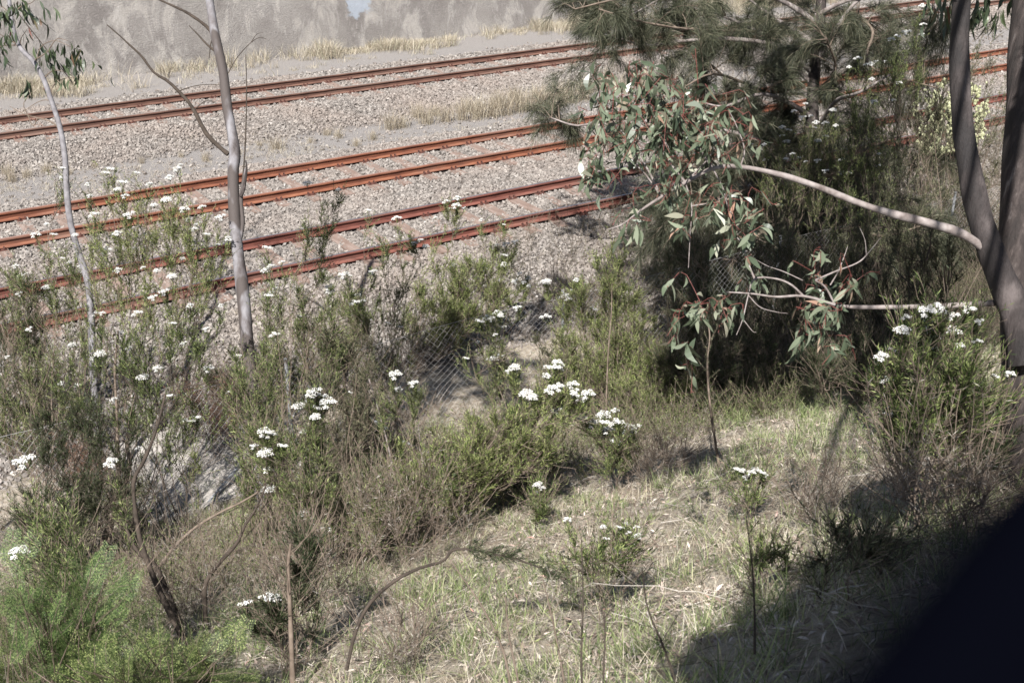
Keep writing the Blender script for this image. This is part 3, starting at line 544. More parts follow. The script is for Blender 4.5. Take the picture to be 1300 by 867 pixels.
GS('small bright green plant on the grass right of the shadow', (975, 760), [(975, 690, 30, 30, 8)], leaf='needle', sr=.003, ntw=6)
GS('background shrub behind the big gum trunks, beside the far rails', (1250, 330), [(1250, 200, 60, 80, 40), (1200, 260, 50, 60, 26)], leaf='dull', LW=.005, dens=.9)
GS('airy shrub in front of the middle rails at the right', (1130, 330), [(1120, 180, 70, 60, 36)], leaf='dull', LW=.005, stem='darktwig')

GS('leafy green shrub filling the gap behind the fence at the left', (330, 560), [(330, 480, 60, 50, 34), (290, 490, 40, 30, 12)], leaf='needle')
GS('grey green shrub between the fence and the crossing bare stems', (60, 760), [(70, 680, 60, 50, 30), (150, 630, 40, 40, 12)], leaf='dull')
GS('shaggy olive shrub above the dead brush left of the sunny grass', (430, 720), [(440, 630, 70, 60, 34)], leaf='dull', twl=.2)
GS('narrow green shrub at the edge of the gravel left of the lush one', (440, 520), [(440, 410, 30, 50, 22), (400, 440, 30, 40, 14)], leaf='lime')
GS('weedy green shrub beside the dark drain, middle of the picture', (700, 560), [(700, 450, 30, 30, 8)], leaf='dull')
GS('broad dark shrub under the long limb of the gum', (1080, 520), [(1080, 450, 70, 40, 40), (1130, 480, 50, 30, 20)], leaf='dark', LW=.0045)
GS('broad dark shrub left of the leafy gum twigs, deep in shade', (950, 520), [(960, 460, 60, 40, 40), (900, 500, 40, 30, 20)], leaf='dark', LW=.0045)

GS('green shrub in front of the base of the slender gum trunk', (335, 720), [(322, 500, 36, 90, 34), (330, 580, 40, 50, 18)], leaf='needle')
GS('wispy olive shrub between the two upper flowering shrubs and the gum stems', (1180, 380), [(1160, 200, 60, 70, 40), (1180, 110, 50, 40, 22)], leaf='dull', LW=.006, dens=.8)
GS('wispy dark shrub left of the tall flowering shrub at the top', (1060, 370), [(1070, 250, 60, 60, 34), (990, 250, 40, 40, 18)], leaf='dark', LW=.006, dens=.9)
GS('thin shrub reaching over the far rails left of the right hand gum', (1230, 320), [(1200, 60, 60, 50, 26), (1260, 90, 30, 60, 16)], leaf='dull', LW=.006, dens=.7)

GS('fresh green shrub with sweeping tips rising through the dead brush', (440, 740), [(520, 610, 60, 50, 24), (470, 660, 40, 30, 12)], leaf='needle', dens=.9)

# ---- dead brown brush
def DS(label, base, areas, **k): return shrub('dead_bush', label, base, (), areas, leaf=k.pop('leaf', 'brown'), stem=k.pop('stem', 'twig'), group='dead twiggy bushes', LL=k.pop('LL', .045), LW=k.pop('LW', .0035), twl=.3, ntw=14, leafn=7, cat='dead bush', leafang=.9, **k)
DS('large grey brown mass of dead twigs left of the sunny grass', (500, 740), [(510, 630, 95, 60, 14), (560, 670, 70, 40, 7)], sr=.004, dens=.8)
DS('dead pinkish twigs tangled round the torn chain link mesh', (500, 560), [(500, 450, 50, 50, 20), (520, 520, 50, 30, 10)], sr=.003, dens=.7)
DS('reddish dead bush behind the flowering shrubs near the bare gum trunk', (280, 590), [(270, 510, 50, 35, 44)], leaf='rusty', sr=.003, LW=.006)
DS('dead bush at the lower left below crossing dark branches', (260, 800), [(250, 720, 80, 60, 14)], sr=.004, dens=.8)
DS('dark dead brush in the shade of the left shrubs', (420, 780), [(410, 720, 60, 50, 12)], sr=.004)
DS('small red leaved dead bush near the left edge', (105, 640), [(110, 590, 22, 30, 20)], leaf='rusty', sr=.003, LW=.006)
DS('dead brush in the deep shade at the right edge', (1180, 700), [(1190, 620, 80, 50, 16)], sr=.004, dens=.8)
DS('low dead brush by the grass at the bottom centre', (500, 860), [(500, 800, 60, 40, 7)], sr=.003)
DS('low dry bush in the shade right of the small flower cluster plant', (1030, 680), [(1060, 620, 60, 30, 8)], sr=.003)
DS('brown dry bush between the grass slope and the flowering shrubs', (820, 620), [(830, 580, 60, 25, 14)], sr=.003)

# ------------------------------------------------------------------ undergrowth mass at the toe of the bank and under the trees
def undergrowth():
    for (lab, mat, x0, x1, y0, y1, N, L, h, th) in (
        ('low tangle of green scrub between the shrubs at the foot of the bank', 'needle', -2, 24, 8.0, 12.9, 5200, .10, .50, .5),
        ('low tangle of dead brown stalks between the shrubs at the foot of the bank', 'brown', -2, 24, 8.2, 14.3, 2600, .12, .34, .25),
        ('dark scrub in the shade under the trees at the right', 'dark', 10, 32, 7.5, 16.8, 5200, .12, .75, .7)):  # dark leaf colour paints part of the shade
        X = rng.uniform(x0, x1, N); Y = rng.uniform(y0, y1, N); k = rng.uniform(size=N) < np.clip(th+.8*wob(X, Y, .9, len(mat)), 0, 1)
        C = np.stack([X[k], Y[k], ground(X[k], Y[k])], -1); C = C[inview(C, 80)]; xx, yy, _ = proj(C); C = C[~((((xx > 180) & (xx < 345) & (yy > 535) & (yy < 665)) | ((xx > 470) & (xx < 740) & (yy > 440) & (yy < 560))) & (rng.uniform(size=len(C)) < .9))]
        idx = np.repeat(np.arange(len(C)), 7); m = len(idx); B = C[idx]+rng.normal(size=(m, 3))*np.array([.08, .08, 0]); B[:, 2] = ground(B[:, 0], B[:, 1])-.01
        d = nrm(rng.normal(size=(m, 3))*np.array([.55, .55, .1])+np.array([0, 0, .8])); Ls = h*rng.uniform(.4, 1.3, m); s_ = np.linspace(0, 1, 5)[None, :, None]
        P = B[:, None]+d[:, None]*s_*Ls[:, None, None]+rng.normal(size=(m, 5, 3))*.015
        mb = MB(); tubes(mb, P, .0022, 3); mb2 = mb
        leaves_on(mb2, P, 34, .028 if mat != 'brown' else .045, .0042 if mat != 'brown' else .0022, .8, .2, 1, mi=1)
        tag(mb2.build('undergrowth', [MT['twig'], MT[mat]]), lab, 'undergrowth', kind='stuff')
undergrowth()
def tangle():
    P = in_bank(4200, 3.0, 12.8, -6, 9); dn = np.clip(.35+.8*wob(P[:, 0], P[:, 1], .8, 15), .05, 1)*np.interp(proj(P)[0], [350, 620], [1, .12]); P = P[rng.uniform(size=len(P)) < dn]; m = len(P)
    az = rng.uniform(0, 6.28, m); L = rng.uniform(.25, 1.0, m); h = np.stack([np.cos(az), np.sin(az), rng.uniform(.15, 1.2, m)], -1); h = nrm(h); q = np.linspace(0, 1, 9)[None, :, None]
    C = P[:, None]+h[:, None]*q*L[:, None, None]-np.array([0, 0, 1])*.35*q*q*L[:, None, None]+rng.normal(size=(m, 9, 3))*.012; C[:, :, 2] = np.maximum(C[:, :, 2], ground(C[:, :, 0], C[:, :, 1])+.01)
    mb = MB(); tubes(mb, C, rng.uniform(.0015, .004, m)[:, None]*np.linspace(1, .4, 9)[None], 4); tubes(mb, twigs_on(C, 4, .2, .7, .2, 1, .1), .0014, 3)
    k = rng.uniform(size=m) < .55; leaves_on(mb, twigs_on(C[k], 5, .12, .7, .3, 1, .2), 16, .022, .0042, .7, mi=1)
    tag(mb.build('twig_tangle', [MT['brown'], MT['dull']]), 'tangled fine dead twigs covering the ground at the left', 'twigs', kind='stuff')
tangle()

# ------------------------------------------------------------------ trees
def limb(mb, pts, D, r0, r1, n=24, k=8, mi=0, lump=.06, pw=1.0):
    P = cr([at(x, y, D+(p[0] if p else 0)) for x, y, *p in pts], n); t = np.linspace(0, 1, n)
    rr = (r0+(r1-r0)*t**pw)*(1+lump*np.sin(t*37+r0*900)*np.sin(t*13)); tubes(mb, P, rr, k, mi); return P
def gumleaves(mb, P, n, L=.11, W=.026, spread=.03, droop=.9, t0=0., mi=0):
    """P: curves (m,n,3) of leafy twigs"""
    m = len(P); N = int(m*n); idx = rng.integers(0, m, N); B, T = sample_curve(P, idx, rng.uniform(t0, 1, N)); B = B+rng.normal(size=B.shape)*spread*.3
    d = nrm(T*.5+rvec(N)*.7+np.array([0, 0, -droop])); l = L*rng.uniform(.55, 1.25, N)[:, None, None]
    side = nrm(np.cross(d, rvec(N))); nr = np.cross(side, d); q = np.linspace(0, 1, 6)[None, :, None]; cv = rng.uniform(-.25, .25, N)[:, None, None]
    C = B[:, None]+d[:, None]*q*l+side[:, None]*cv*l*np.sin(q*math.pi)+nr[:, None]*(rng.uniform(-.1, .45, N)[:, None, None]*l*q*q)
    wv = np.array([.06, .62, 1, .9, .55, .04])[None]*(W*rng.uniform(.6, 1.25, N)*(l[:, 0, 0]/L)**.6)[:, None]
    ribbons(mb, C, wv, side, mi)

# bare slender gum in front of the rails
Pb, Db = hit(331, 650)
root = empty('slender_gum_tree', Pb, 'slender bare grey gum trunk crossing the rails, with leafless curved side branches', 'tree')
mb = MB(); px = 1/FPX*Db
T = limb(mb, [(331, 662), (328, 600), (322, 530), (315, 450), (309, 378), (303, 330), (298, 280), (296, 220), (298, 190), (289, 140), (283, 90), (273, 45), (266, 0), (258, -60)], Db, 9.0*px, 4.9*px, 70, 12, pw=1.4)
mb.build('trunk', MT['bark'], root, Pb, True)
for pts, a, b in (([(290, 196), (280, 188), (262, 170), (246, 140), (235, 125), (214, 104), (195, 92), (180, 72), (163, 56), (150, 44), (136, 32)], 3.2, .7),
                  ([(270, 45), (262, 34), (240, 18), (222, 9), (198, -2)], 2.4, 1.2), ([(276, 68), (262, 56), (250, 43), (240, 33)], 1.7, .5), ([(270, 46), (267, 60), (266, 74)], 1.0, .5),
                  ([(302, 310), (308, 285), (306, 250), (312, 215)], 3.4, 1.8), ([(306, 250), (311, 190), (313, 120), (312, 70)], 1.2, .5), ([(286, 100), (300, 75), (318, 55), (330, 48), (338, 50)], .6, .3), ([(318, 55), (326, 44), (334, 42)], .4, .2),
                  ([(222, 118), (238, 112), (258, 108), (290, 108)], .7, .4), ([(214, 104), (216, 86)], .5, .25), ([(246, 140), (262, 128), (275, 132)], .7, .3)):
    mb = MB(); limb(mb, pts, Db, a*px, b*px, 26, 7, lump=.12); mb.build('branch', MT['bark' if a > 3.3 else 'darktwig'], root, Pb, True)
mb = MB(); limb(mb, [(306, 250), (310, 238), (313, 216), (312, 204)], Db-.03, 2.6*px, .8*px, 12, 5)
mb.build('loose_bark', MT['roughbark'], root, Pb)
# thin dead crown high above the frame
mb = MB(); tp = at(258, -60, Db); P = np.stack([cr([tp, tp+np.array([a*.4, b*.4, .3]), tp+np.array([a, b, .7+c*.4])], 8) for a, b, c in rng.normal(0, .4, (7, 3))]); tubes(mb, P, np.linspace(.018, .003, 8)[None], 5)
mb.build('branches', MT['twig'], root, Pb)

# small pale gum at the left edge
Pb, Db = hit(128, 640); px = 1/FPX*Db
root = empty('young_gum_tree', Pb, 'thin pale young gum with dark drooping leaves at the upper left', 'tree')
mb = MB(); limb(mb, [(128, 652), (124, 560), (119, 480), (116, 410), (112, 360), (100, 320), (90, 285), (85, 245), (83, 205), (77, 165), (66, 130), (55, 100), (42, 78), (24, 58), (14, 20), (10, -40), (20, -110)], Db, 4.6*px, 2.2*px, 60, 9, pw=1.3)
mb.build('trunk', MT['greytwig'], root, Pb, True)
mb = MB()
for pts, a in (([(80, 168), (65, 155), (48, 150), (30, 145), (12, 135)], 1.1), ([(48, 150), (42, 160), (36, 148), (30, 132), (40, 118)], .8), ([(72, 140), (62, 128), (48, 130), (28, 143)], .8), ([(66, 125), (66, 112), (76, 102), (95, 98)], .9), ([(55, 100), (68, 90), (85, 92)], 1.), ([(42, 78), (60, 66), (72, 50), (86, 52)], .9), ([(45, 82), (52, 60), (70, 52), (90, 60)], .7),
               ([(24, 58), (10, 50), (-6, 40)], 1.1), ([(24, 58), (8, 58), (-10, 62)], .9), ([(14, 20), (28, 8), (40, 4), (50, -6)], .9), ([(14, 20), (4, 10), (-12, 4)], .9), ([(30, 66), (26, 52), (34, 38)], .8)):
    limb(mb, pts, Db, a*px, .35*px, 14, 5)
mb.build('branches', MT['twig'], root, Pb)
tw = []
for (cx, cy, rx, ry, n) in ((78, 66, 22, 14, 15), (90, 74, 10, 16, 8), (50, 62, 12, 12, 5), (12, 22, 18, 22, 20), (30, 6, 24, 12, 10), (40, 108, 8, 6, 3), (70, 96, 6, 6, 2), (-12, 60, 20, 30, 12)):
    for _ in range(n):
        a = at(cx+rng.normal()*rx*.6, cy+rng.normal()*ry*.6, Db+rng.normal()*.2); b = a+rng.normal(size=3)*.12+np.array([0, 0, -.1]); tw.append(cr([a, (a+b)/2, b], 5))
mb = MB(); gumleaves(mb, np.array(tw), 4.5, .15, .034, droop=1.6)
P = np.stack([cr([at(10, -40, Db), at(10, -90, Db)+rng.normal(size=3)*.5, at(10, -150, Db)+rng.normal(size=3)*.9+np.array([0, 0, .3])], 8) for _ in range(16)]); gumleaves(mb, P, 26, .15, .032, droop=1.6, t0=.4)
tubes(mb, P, .006, 4, 1)
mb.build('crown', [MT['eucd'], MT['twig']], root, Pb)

# big gum with two stems at the right edge, bark darkened as painted shade
Pb, Db = hit(1312, 610); Db = Db+.0; px = Db/FPX; print('bigtree depth', Db, Pb)
root = empty('large_gum_tree', Pb, 'large gum with two thick brown stems at the right edge and long bare limbs', 'tree')
mb = MB(); limb(mb, [(1312, 640), (1310, 560), (1306, 470), (1303, 400), (1300, 330), (1300, 240), (1304, 150), (1308, 60), (1312, -20), (1316, -130), (1318, -300), (1330, -520)], Db, 40*px, 21*px, 70, 18, lump=.05, pw=.6); mb.build('trunk', MT['roughbark'], root, Pb, True)
mb = MB(); limb(mb, [(1306, 460), (1292, 400), (1272, 355), (1255, 310), (1241, 265), (1231, 215), (1223, 165), (1219, 110), (1218, 55), (1221, 0), (1224, -90), (1215, -250), (1190, -420)], Db-.15, 25*px, 9*px, 60, 14, lump=.05, pw=.45); mb.build('side_stem', MT['brownbark'], root, Pb, True)
LB = MB(); LV = []
L1 = limb(LB, [(1278, 352, -.10), (1260, 326, -.14), (1225, 299, -.2), (1185, 285, -.2), (1130, 271, -.2), (1085, 256, -.2), (1040, 238, -.2), (990, 222, -.2), (940, 212, -.2), (905, 214, -.2), (870, 232, -.2), (840, 250, -.2), (812, 268, -.2)], Db, 7.5*px, 1.6*px, 60, 10, lump=.14, pw=.7)
LB.build('limb', MT['pale_twig'], root, Pb, True)
LB = MB(); limb(LB, [(1292, 396, .12), (1278, 385, .02), (1240, 386), (1190, 389), (1130, 390), (1085, 390), (1060, 387)], Db-.1, 4.6*px, 2.2*px, 30, 9, lump=.14)
for pts, a, b in (([(1060, 387), (1020, 376), (985, 377), (955, 373), (925, 371)], 2.2, .8), ([(1020, 376), (1005, 362), (985, 354), (958, 354), (950, 375), (943, 405), (935, 425)], 1.6, .5), ([(1035, 356), (1060, 345), (1090, 333), (1105, 318), (1118, 302)], 1.5, .4), ([(1060, 387), (1048, 365), (1035, 356)], 1.5, 1.2), ([(1054, 362), (1064, 345), (1072, 325), (1076, 313)], 1.0, .4), ([(958, 354), (950, 335), (942, 310), (930, 296)], 1.5, .6), ([(950, 375), (965, 390), (985, 396), (1000, 398)], .8, .3), ([(943, 405), (955, 420), (960, 422)], .6, .3), ([(1100, 325), (1098, 305), (1092, 290)], .6, .2), ([(1019, 356), (995, 345), (975, 338), (960, 330)], .8, .3)):
    limb(LB, pts, Db-.15, a*px, b*px, 20, 6, lump=.1)
LB.build('limb', MT['pale_twig'], root, Pb, True)
LB = MB()
for pts, a, b in (([(905, 214), (890, 190), (885, 160), (875, 140)], 2.0, .6), ([(870, 232), (850, 205), (838, 170), (825, 130), (820, 95)], 1.8, .5), ([(840, 250), (822, 215), (800, 180), (775, 150), (765, 130)], 1.6, .5), ([(870, 232), (878, 262), (876, 300), (874, 340)], 1.0, .4), ([(840, 250), (810, 212), (780, 206), (748, 208)], 1.3, .4),
                  ([(905, 214), (918, 240), (925, 265), (935, 280)], 1.2, .4), ([(940, 212), (945, 190), (935, 160), (925, 140)], 1.1, .4), ([(812, 268), (790, 285), (770, 292)], 1.3, .4), ([(875, 262), (900, 258), (925, 248)], .7, .3), ([(870, 232), (900, 200), (915, 170)], 1., .4)):
    limb(LB, pts, Db-.2, a*px, b*px, 20, 6, lump=.1)
LB.build('branches', MT['pale_twig'], root, Pb, True)
tw = []; red = []
for (cx, cy, rx, ry, n) in ((785, 125, 24, 26, 20), (825, 110, 20, 18, 16), (835, 150, 40, 30, 44), (880, 150, 34, 28, 34), (905, 180, 26, 34, 30), (850, 195, 34, 24, 26), (790, 180, 26, 24, 12), (760, 225, 14, 16, 12), (765, 150, 12, 20, 8), (840, 245, 26, 18, 12), (875, 285, 18, 26, 7), (915, 255, 24, 20, 8), (935, 285, 14, 20, 6), (800, 270, 20, 14, 5), (1042, 395, 13, 26, 18), (1032, 350, 10, 14, 5), (1065, 360, 14, 10, 4), (1045, 428, 10, 14, 5), (900, 395, 24, 14, 10), (870, 405, 10, 12, 4), (925, 385, 12, 12, 4), (955, 345, 12, 26, 4), (948, 295, 8, 22, 5), (870, 460, 8, 16, 4)):
    for _ in range(n):
        a = at(cx+rng.normal()*rx*.62, cy+rng.normal()*ry*.62, Db-.2+rng.normal()*.17); b = a+rng.normal(size=3)*.06+np.array([0, 0, .05]); c = b+rng.normal(size=3)*.04+np.array([0, 0, -.05]); q = cr([a, b, c], 6); tw.append(q)
tw = np.array(tw); mb = MB(); tubes(mb, tw, .0017, 4); tubes(mb, twigs_on(tw, 1.2, .04, .9), .0012, 3); [m_.fill(1) for m_ in mb.m4]; gumleaves(mb, tw, 5.8, .098, .027, droop=.8); mb.build('leaves', [MT['euc'], MT['red']], root, Pb)
# hanging leaves near the top edge, behind the stems
tw = []
for (cx, cy, rx, ry, n) in ((1200, 10, 18, 14, 10), (1255, 14, 24, 12, 12), (1195, -20, 40, 14, 14)):
    for _ in range(n): a = at(cx+rng.normal()*rx*.6, cy+rng.normal()*ry*.6, Db+.3+rng.normal()*.25); tw.append(cr([a+[0, 0, .08], a, a+rng.normal(size=3)*.05], 5))
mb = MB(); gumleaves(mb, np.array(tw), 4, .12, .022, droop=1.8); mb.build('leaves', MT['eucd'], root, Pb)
# unseen crown overhead: clumps set along sun rays to shade chosen spots
targets = [(1180, 640), (1130, 730), (1070, 850), (1200, 590), (1230, 700), (1010, 860), (1160, 860), (1240, 520), (1250, 780), (1140, 810), (1280, 640), (1290, 330), (1190, 730), (1000, 450), (1100, 350), (1050, 400), (940, 430), (900, 380), (980, 330), (1060, 300), (1140, 280), (1000, 390), (900, 460), (960, 280), (1230, 340), (1210, 650), (1280, 560), (1280, 720), (870, 420), (1040, 340)]
mb = MB(); ml = MB(); top = at(1316, -300, Db)
lit = [at(1190, 430, Db-.5), at(1150, 420, Db-.5), at(1230, 420, Db-.5), at(850, 160, Db-.2), at(800, 140, Db-.2), at(900, 200, Db-.2), at(1042, 390, Db-.2), at(1050, 243, Db-.2), at(930, 212, Db-.2), hit(1040, 525)[0], hit(940, 640)[0], at(1219, 120, Db-.15)]
for (x, y, *dd_) in targets+[(x, y, Db) for x, y in ((1250, 330), (1300, 450), (1300, 330), (1240, 240), (1275, 400))]+[(x, y, 13.) for x in (890, 960, 1030, 1100, 1170, 1240) for y in (210, 300, 390) if not (x > 1150 and y > 350)]:
    P = at(x, y, dd_[0]) if dd_ else hit(x, y)[0]; L = rng.uniform(5, 7)
    if dd_ and dd_[0] < 10: L = 2.5
    for _ in range(60):
        c = P+SV*L; S_ = c+rvec(260)*rng.uniform(.5, 1.45, (260, 1)); xx, yy, dd = proj(S_)
        if ((dd > .05) & (xx > -60) & (xx < 1360) & (yy > -60) & (yy < 927)).any(): L += .3
        else: break
    else: continue
    if min(np.linalg.norm((c-q_)-SV*((c-q_)@SV)) for q_ in lit) < .8 and not dd_: continue
    if min(np.linalg.norm((c-q_)-SV*((c-q_)@SV)) for q_ in lit[:3]) < 1.5: continue
    Q = cr([top+rng.normal(size=3)*.1, (top+c)/2+np.array([0, 0, .5])+rng.normal(size=3)*.15, c], 12); tubes(mb, Q, np.linspace(.032, .008, 12), 6)
    tws = np.stack([cr([c+rng.normal(size=3)*.12, c+(v := rvec(1)[0])*.4, c+v*.8*rng.uniform(.6, 1.1)+np.array([0, 0, -.12])], 6) for _ in range(44)]); tubes(mb, tws, .005, 4)
    gumleaves(ml, tws, 24, .16, .042, droop=.8, t0=.2)
for (x, y) in ((690, 400), (600, 455), (560, 455), (620, 480), (725, 370), (580, 480), (640, 500), (545, 500), (660, 460), (790, 340), (850, 400), (840, 430)):  # extra unseen clumps, added to darken the hollow behind the mesh
    c = hit(x, y)[0]+SV*11.5; tws = np.stack([cr([c+rng.normal(size=3)*.1, c+(v := rvec(1)[0])*.3, c+v*.6*rng.uniform(.6, 1.1)+np.array([0, 0, -.12])], 6) for _ in range(22)]); tubes(mb, tws, .005, 4); gumleaves(ml, tws, 22, .16, .042, droop=.8, t0=.2)
    Q = cr([top, (top+c)/2+np.array([0, 0, .8]), c], 12); tubes(mb, Q, np.linspace(.032, .008, 12), 6)
mb.build('shade_crown_branches', MT['bark'], root, Pb); ml.build('crown', MT['eucd'], root, Pb)

# she oak
Pb, Db = hit(1045, 395); px = Db/FPX; print('sheoak', Db, Pb)
root = empty('she_oak_tree', Pb, 'she oak with long drooping grey green needles hanging over the tracks', 'tree')
mb = MB(); limb(mb, [(1045, 400), (1042, 300), (1036, 220), (1031, 150), (1034, 90), (1040, 30), (1046, -60), (1040, -200), (1050, -380)], Db, 10*px, 5*px, 50, 10, lump=.08); mb.build('trunk', MT['roughbark'], root, Pb, True)
BR = [([(1036, 60), (1010, 40), (975, 18), (940, -10)], 5), ([(1034, 110), (1000, 75), (960, 40), (915, 20), (880, 10)], 4), ([(1036, 80), (1060, 40), (1085, 5), (1120, -15)], 4.5), ([(1032, 150), (1000, 130), (965, 120), (920, 135), (890, 130)], 3.5), ([(1034, 95), (990, 60), (930, 50), (870, 52), (820, 58), (775, 45)], 4),
      ([(1038, 30), (990, 0), (930, -20), (860, -10), (800, 20)], 4), ([(1034, 190), (990, 190), (940, 170), (860, 160), (780, 150), (735, 160), (700, 150)], 3.5), ([(1034, 170), (1060, 130), (1090, 118), (1130, 95)], 3.5), ([(1036, 230), (1070, 215), (1100, 190), (1150, 170)], 3), ([(1040, 290), (1000, 280), (960, 300), (930, 330)], 3),
      ([(1040, 300), (1085, 290), (1120, 300), (1160, 290)], 3), ([(1036, 20), (1080, 0), (1150, -10), (1200, 20)], 3.5), ([(1090, 20), (1108, 40), (1100, 70), (1106, 85), (1130, 96), (1190, 112)], 2), ([(1036, 220), (1000, 240), (960, 235), (920, 255), (880, 260)], 2.6), ([(920, 20), (900, -6), (850, -12), (780, 0), (730, 12)], 2.5), ([(960, 40), (880, 38), (815, 28), (760, 12)], 2.2), ([(1032, 120), (1060, 90), (1050, 50)], 2.2), ([(870, 60), (905, 85), (935, 110), (970, 120)], 2.0), ([(1000, 130), (930, 100), (900, 95), (870, 110)], 2.0)]
allP = []
for pts, a in BR:
    mb = MB(); off = -abs(rng.normal())*.9; P = limb(mb, [(x, y, off*min(1, i*.5)) for i, (x, y) in enumerate(pts)], Db, a*px, .9*px, 20, 6, lump=.15); mb.build('branch', MT['pale_twig' if a > 3.4 else 'twig'], root, Pb, True); allP.append(P)
allP = np.stack(allP)
tips = []
for (cx, cy, rx, ry, n, z) in ((790, 30, 55, 24, 44, 0), (730, 12, 30, 14, 10, 0), (850, 25, 60, 30, 50, 0), (905, 60, 50, 35, 36, 0), (960, 90, 55, 45, 46, 0), (1010, 40, 60, 40, 36, 0), (1000, 150, 60, 50, 40, 0), (930, 150, 55, 40, 30, 0), (880, 110, 50, 30, 18, 0), (1060, 110, 50, 50, 22, 0), (1100, 40, 60, 30, 18, 0), (695, 142, 14, 10, 9, 0), (725, 118, 18, 14, 7, 0), (715, 168, 16, 10, 8, 0), (690, 165, 12, 8, 4, 0), (760, 175, 25, 15, 5, 0), (900, 215, 60, 30, 24, 0), (960, 260, 60, 50, 44, 0), (1020, 300, 60, 50, 40, 0), (880, 290, 50, 40, 28, 0), (940, 340, 60, 40, 34, 0), (1100, 230, 60, 50, 24, 0), (1150, 140, 50, 40, 12, 0), (1150, 260, 50, 50, 20, 0), (1190, 60, 40, 50, 12, 0), (1060, 380, 50, 30, 18, 0), (830, 330, 30, 30, 12, 0), (980, 20, 80, 30, 26, 0), (760, 5, 40, 14, 14, 0), (1000, 90, 70, 60, 40, 0), (1090, 100, 60, 60, 30, 0), (1160, 60, 50, 50, 22, .3), (960, 200, 60, 40, 34, 0), (1050, 200, 60, 40, 30, 0), (1120, 300, 80, 50, 44, 0), (1200, 320, 60, 50, 30, .3), (900, 380, 60, 40, 36, 0), (1010, 370, 80, 40, 44, 0), (850, 280, 40, 30, 22, 0), (1070, -60, 130, 50, 50, 0), (900, -60, 120, 40, 40, 0), (1040, -180, 120, 70, 60, 0)):
    for _ in range(int(n*.62)): tips.append(at(cx+rng.normal()*rx*.62, cy+rng.normal()*ry*.62, Db+z+rng.normal()*.8))
tips = np.array(tips); fl = allP.reshape(-1, 3); st = []
for t_ in tips:
    dist = np.linalg.norm(fl-t_, axis=1)+rng.uniform(0, .25, len(fl)); b = fl[np.argmin(dist)]; ln = np.linalg.norm(t_-b)
    if ln > 1.5: b = t_+(b-t_)*1.5/ln if False else b
    st.append(cr([b, (b+t_)/2+np.array([0, 0, .12*ln]), t_], 8))
st = np.array(st); mb = MB(); tubes(mb, st, np.linspace(.008, .003, 8)[None], 4); Q = twigs_on(st, 7, .24, .6, .35, 1, .1); tubes(mb, Q, .0028, 3); mb.build('twigs', MT['twig'], root, Pb)
def needles(mb, P, per, L, W, droop):
    m = len(P); N = int(m*per); idx = rng.integers(0, m, N); B, T = sample_curve(P, idx, rng.uniform(.15, 1, N)); d = nrm(T*.7+rvec(N)*.55); l = L*rng.uniform(.6, 1.3, N)[:, None, None]; q = np.linspace(0, 1, 4)[None, :, None]
    C = B[:, None]+d[:, None]*q*l-np.array([0, 0, 1])*droop*l*q*q; ribbons(mb, C, np.array([.9, 1, .8, .15])[None]*W, nrm(np.cross(d, rvec(N))))
mb = MB(); needles(mb, Q, 34, .27, .0042, .36); needles(mb, st, 40, .27, .0042, .36); mb.build('needles', MT['casu'], root, Pb)

# yellow flowered bush behind the stems at the right
def yb():
    r_ = shrub('yellow_flowered_bush', 'round bush dotted with pale yellow blossom behind the right hand gum stems', (1215, 235), (), [(1215, 145, 45, 45, 60), (1165, 140, 30, 24, 20), (1190, 180, 30, 20, 10)], leaf='dark', LW=.006, D=None, dens=.8, jit=.5)
    st_ = [c for c in r_.children if c.name.startswith('foliage')][0]; v = np.empty(len(st_.data.vertices)*3); st_.data.vertices.foreach_get('co', v); v = v.reshape(-1, 3)
    x, y, d = proj(v+np.array(r_.location)); k = (x > 1195-40*rng.uniform(size=len(x))) & (y < 195); v = v[k]; v = v[rng.choice(len(v), min(2200, len(v)), replace=False)]
    mb = MB(); n = len(v); mb.add((v[:, None]+IV[None]*rng.uniform(.022, .045, (n, 1, 1))).reshape(-1, 3), (np.arange(n)[:, None, None]*12+IF[None]).reshape(-1, 3))
    tag(mb.build('blossom', MT['yellow'], r_), kind='stuff')
yb()

# thin saplings
def sap(name, label, D0, pts, a, b, mat='twig', cat='sapling', lf=None, n=26, leaf='lime', group=None):
    Pb, Db = hit(*pts[0]); Db = Db+D0; px = Db/FPX; root = empty(name, Pb, label, cat, group); mb = MB(); P = limb(mb, pts, Db, a*px, b*px, n, 6, lump=.1); mb.build('stem', MT[mat], root, Pb, True)
    if lf:
        Q = twigs_on(P[None], lf[0], lf[1], .8, lf[2], 1, .1); mb = MB(); tubes(mb, Q, .0016, 3); leaves_on(mb, Q, lf[3], .03, .004, .7, mi=1); mb.build('foliage', [MT[mat], MT[leaf]], root, Pb)
    return root, P
sap('thin_sapling', 'thin pale brown sapling stem standing below the hanging gum leaves', 0, [(913, 592), (905, 540), (900, 500), (898, 460), (901, 425), (895, 400)], 1.9, .7, lf=(14, .2, .1, 30), leaf='dull')
sap('thin_sapling', 'thin straight stem rising through the yellow green shrub', 0, [(768, 560), (770, 500), (772, 450), (776, 400), (777, 360)], 1.4, .5, lf=(8, .15, .2, 20))
sap('dead_sapling', 'pale dead pinkish stem left of the centre, leaning left at the top', 0, [(505, 620), (498, 590), (490, 555), (480, 520), (468, 480)], 1.6, .8, 'pale_twig', 'dead sapling')
sap('dead_sapling', 'pale straight dead stem just right of the leaning pinkish one', 0, [(538, 620), (536, 585), (532, 550), (529, 520)], 1.0, .6, 'pale_twig', 'dead sapling')
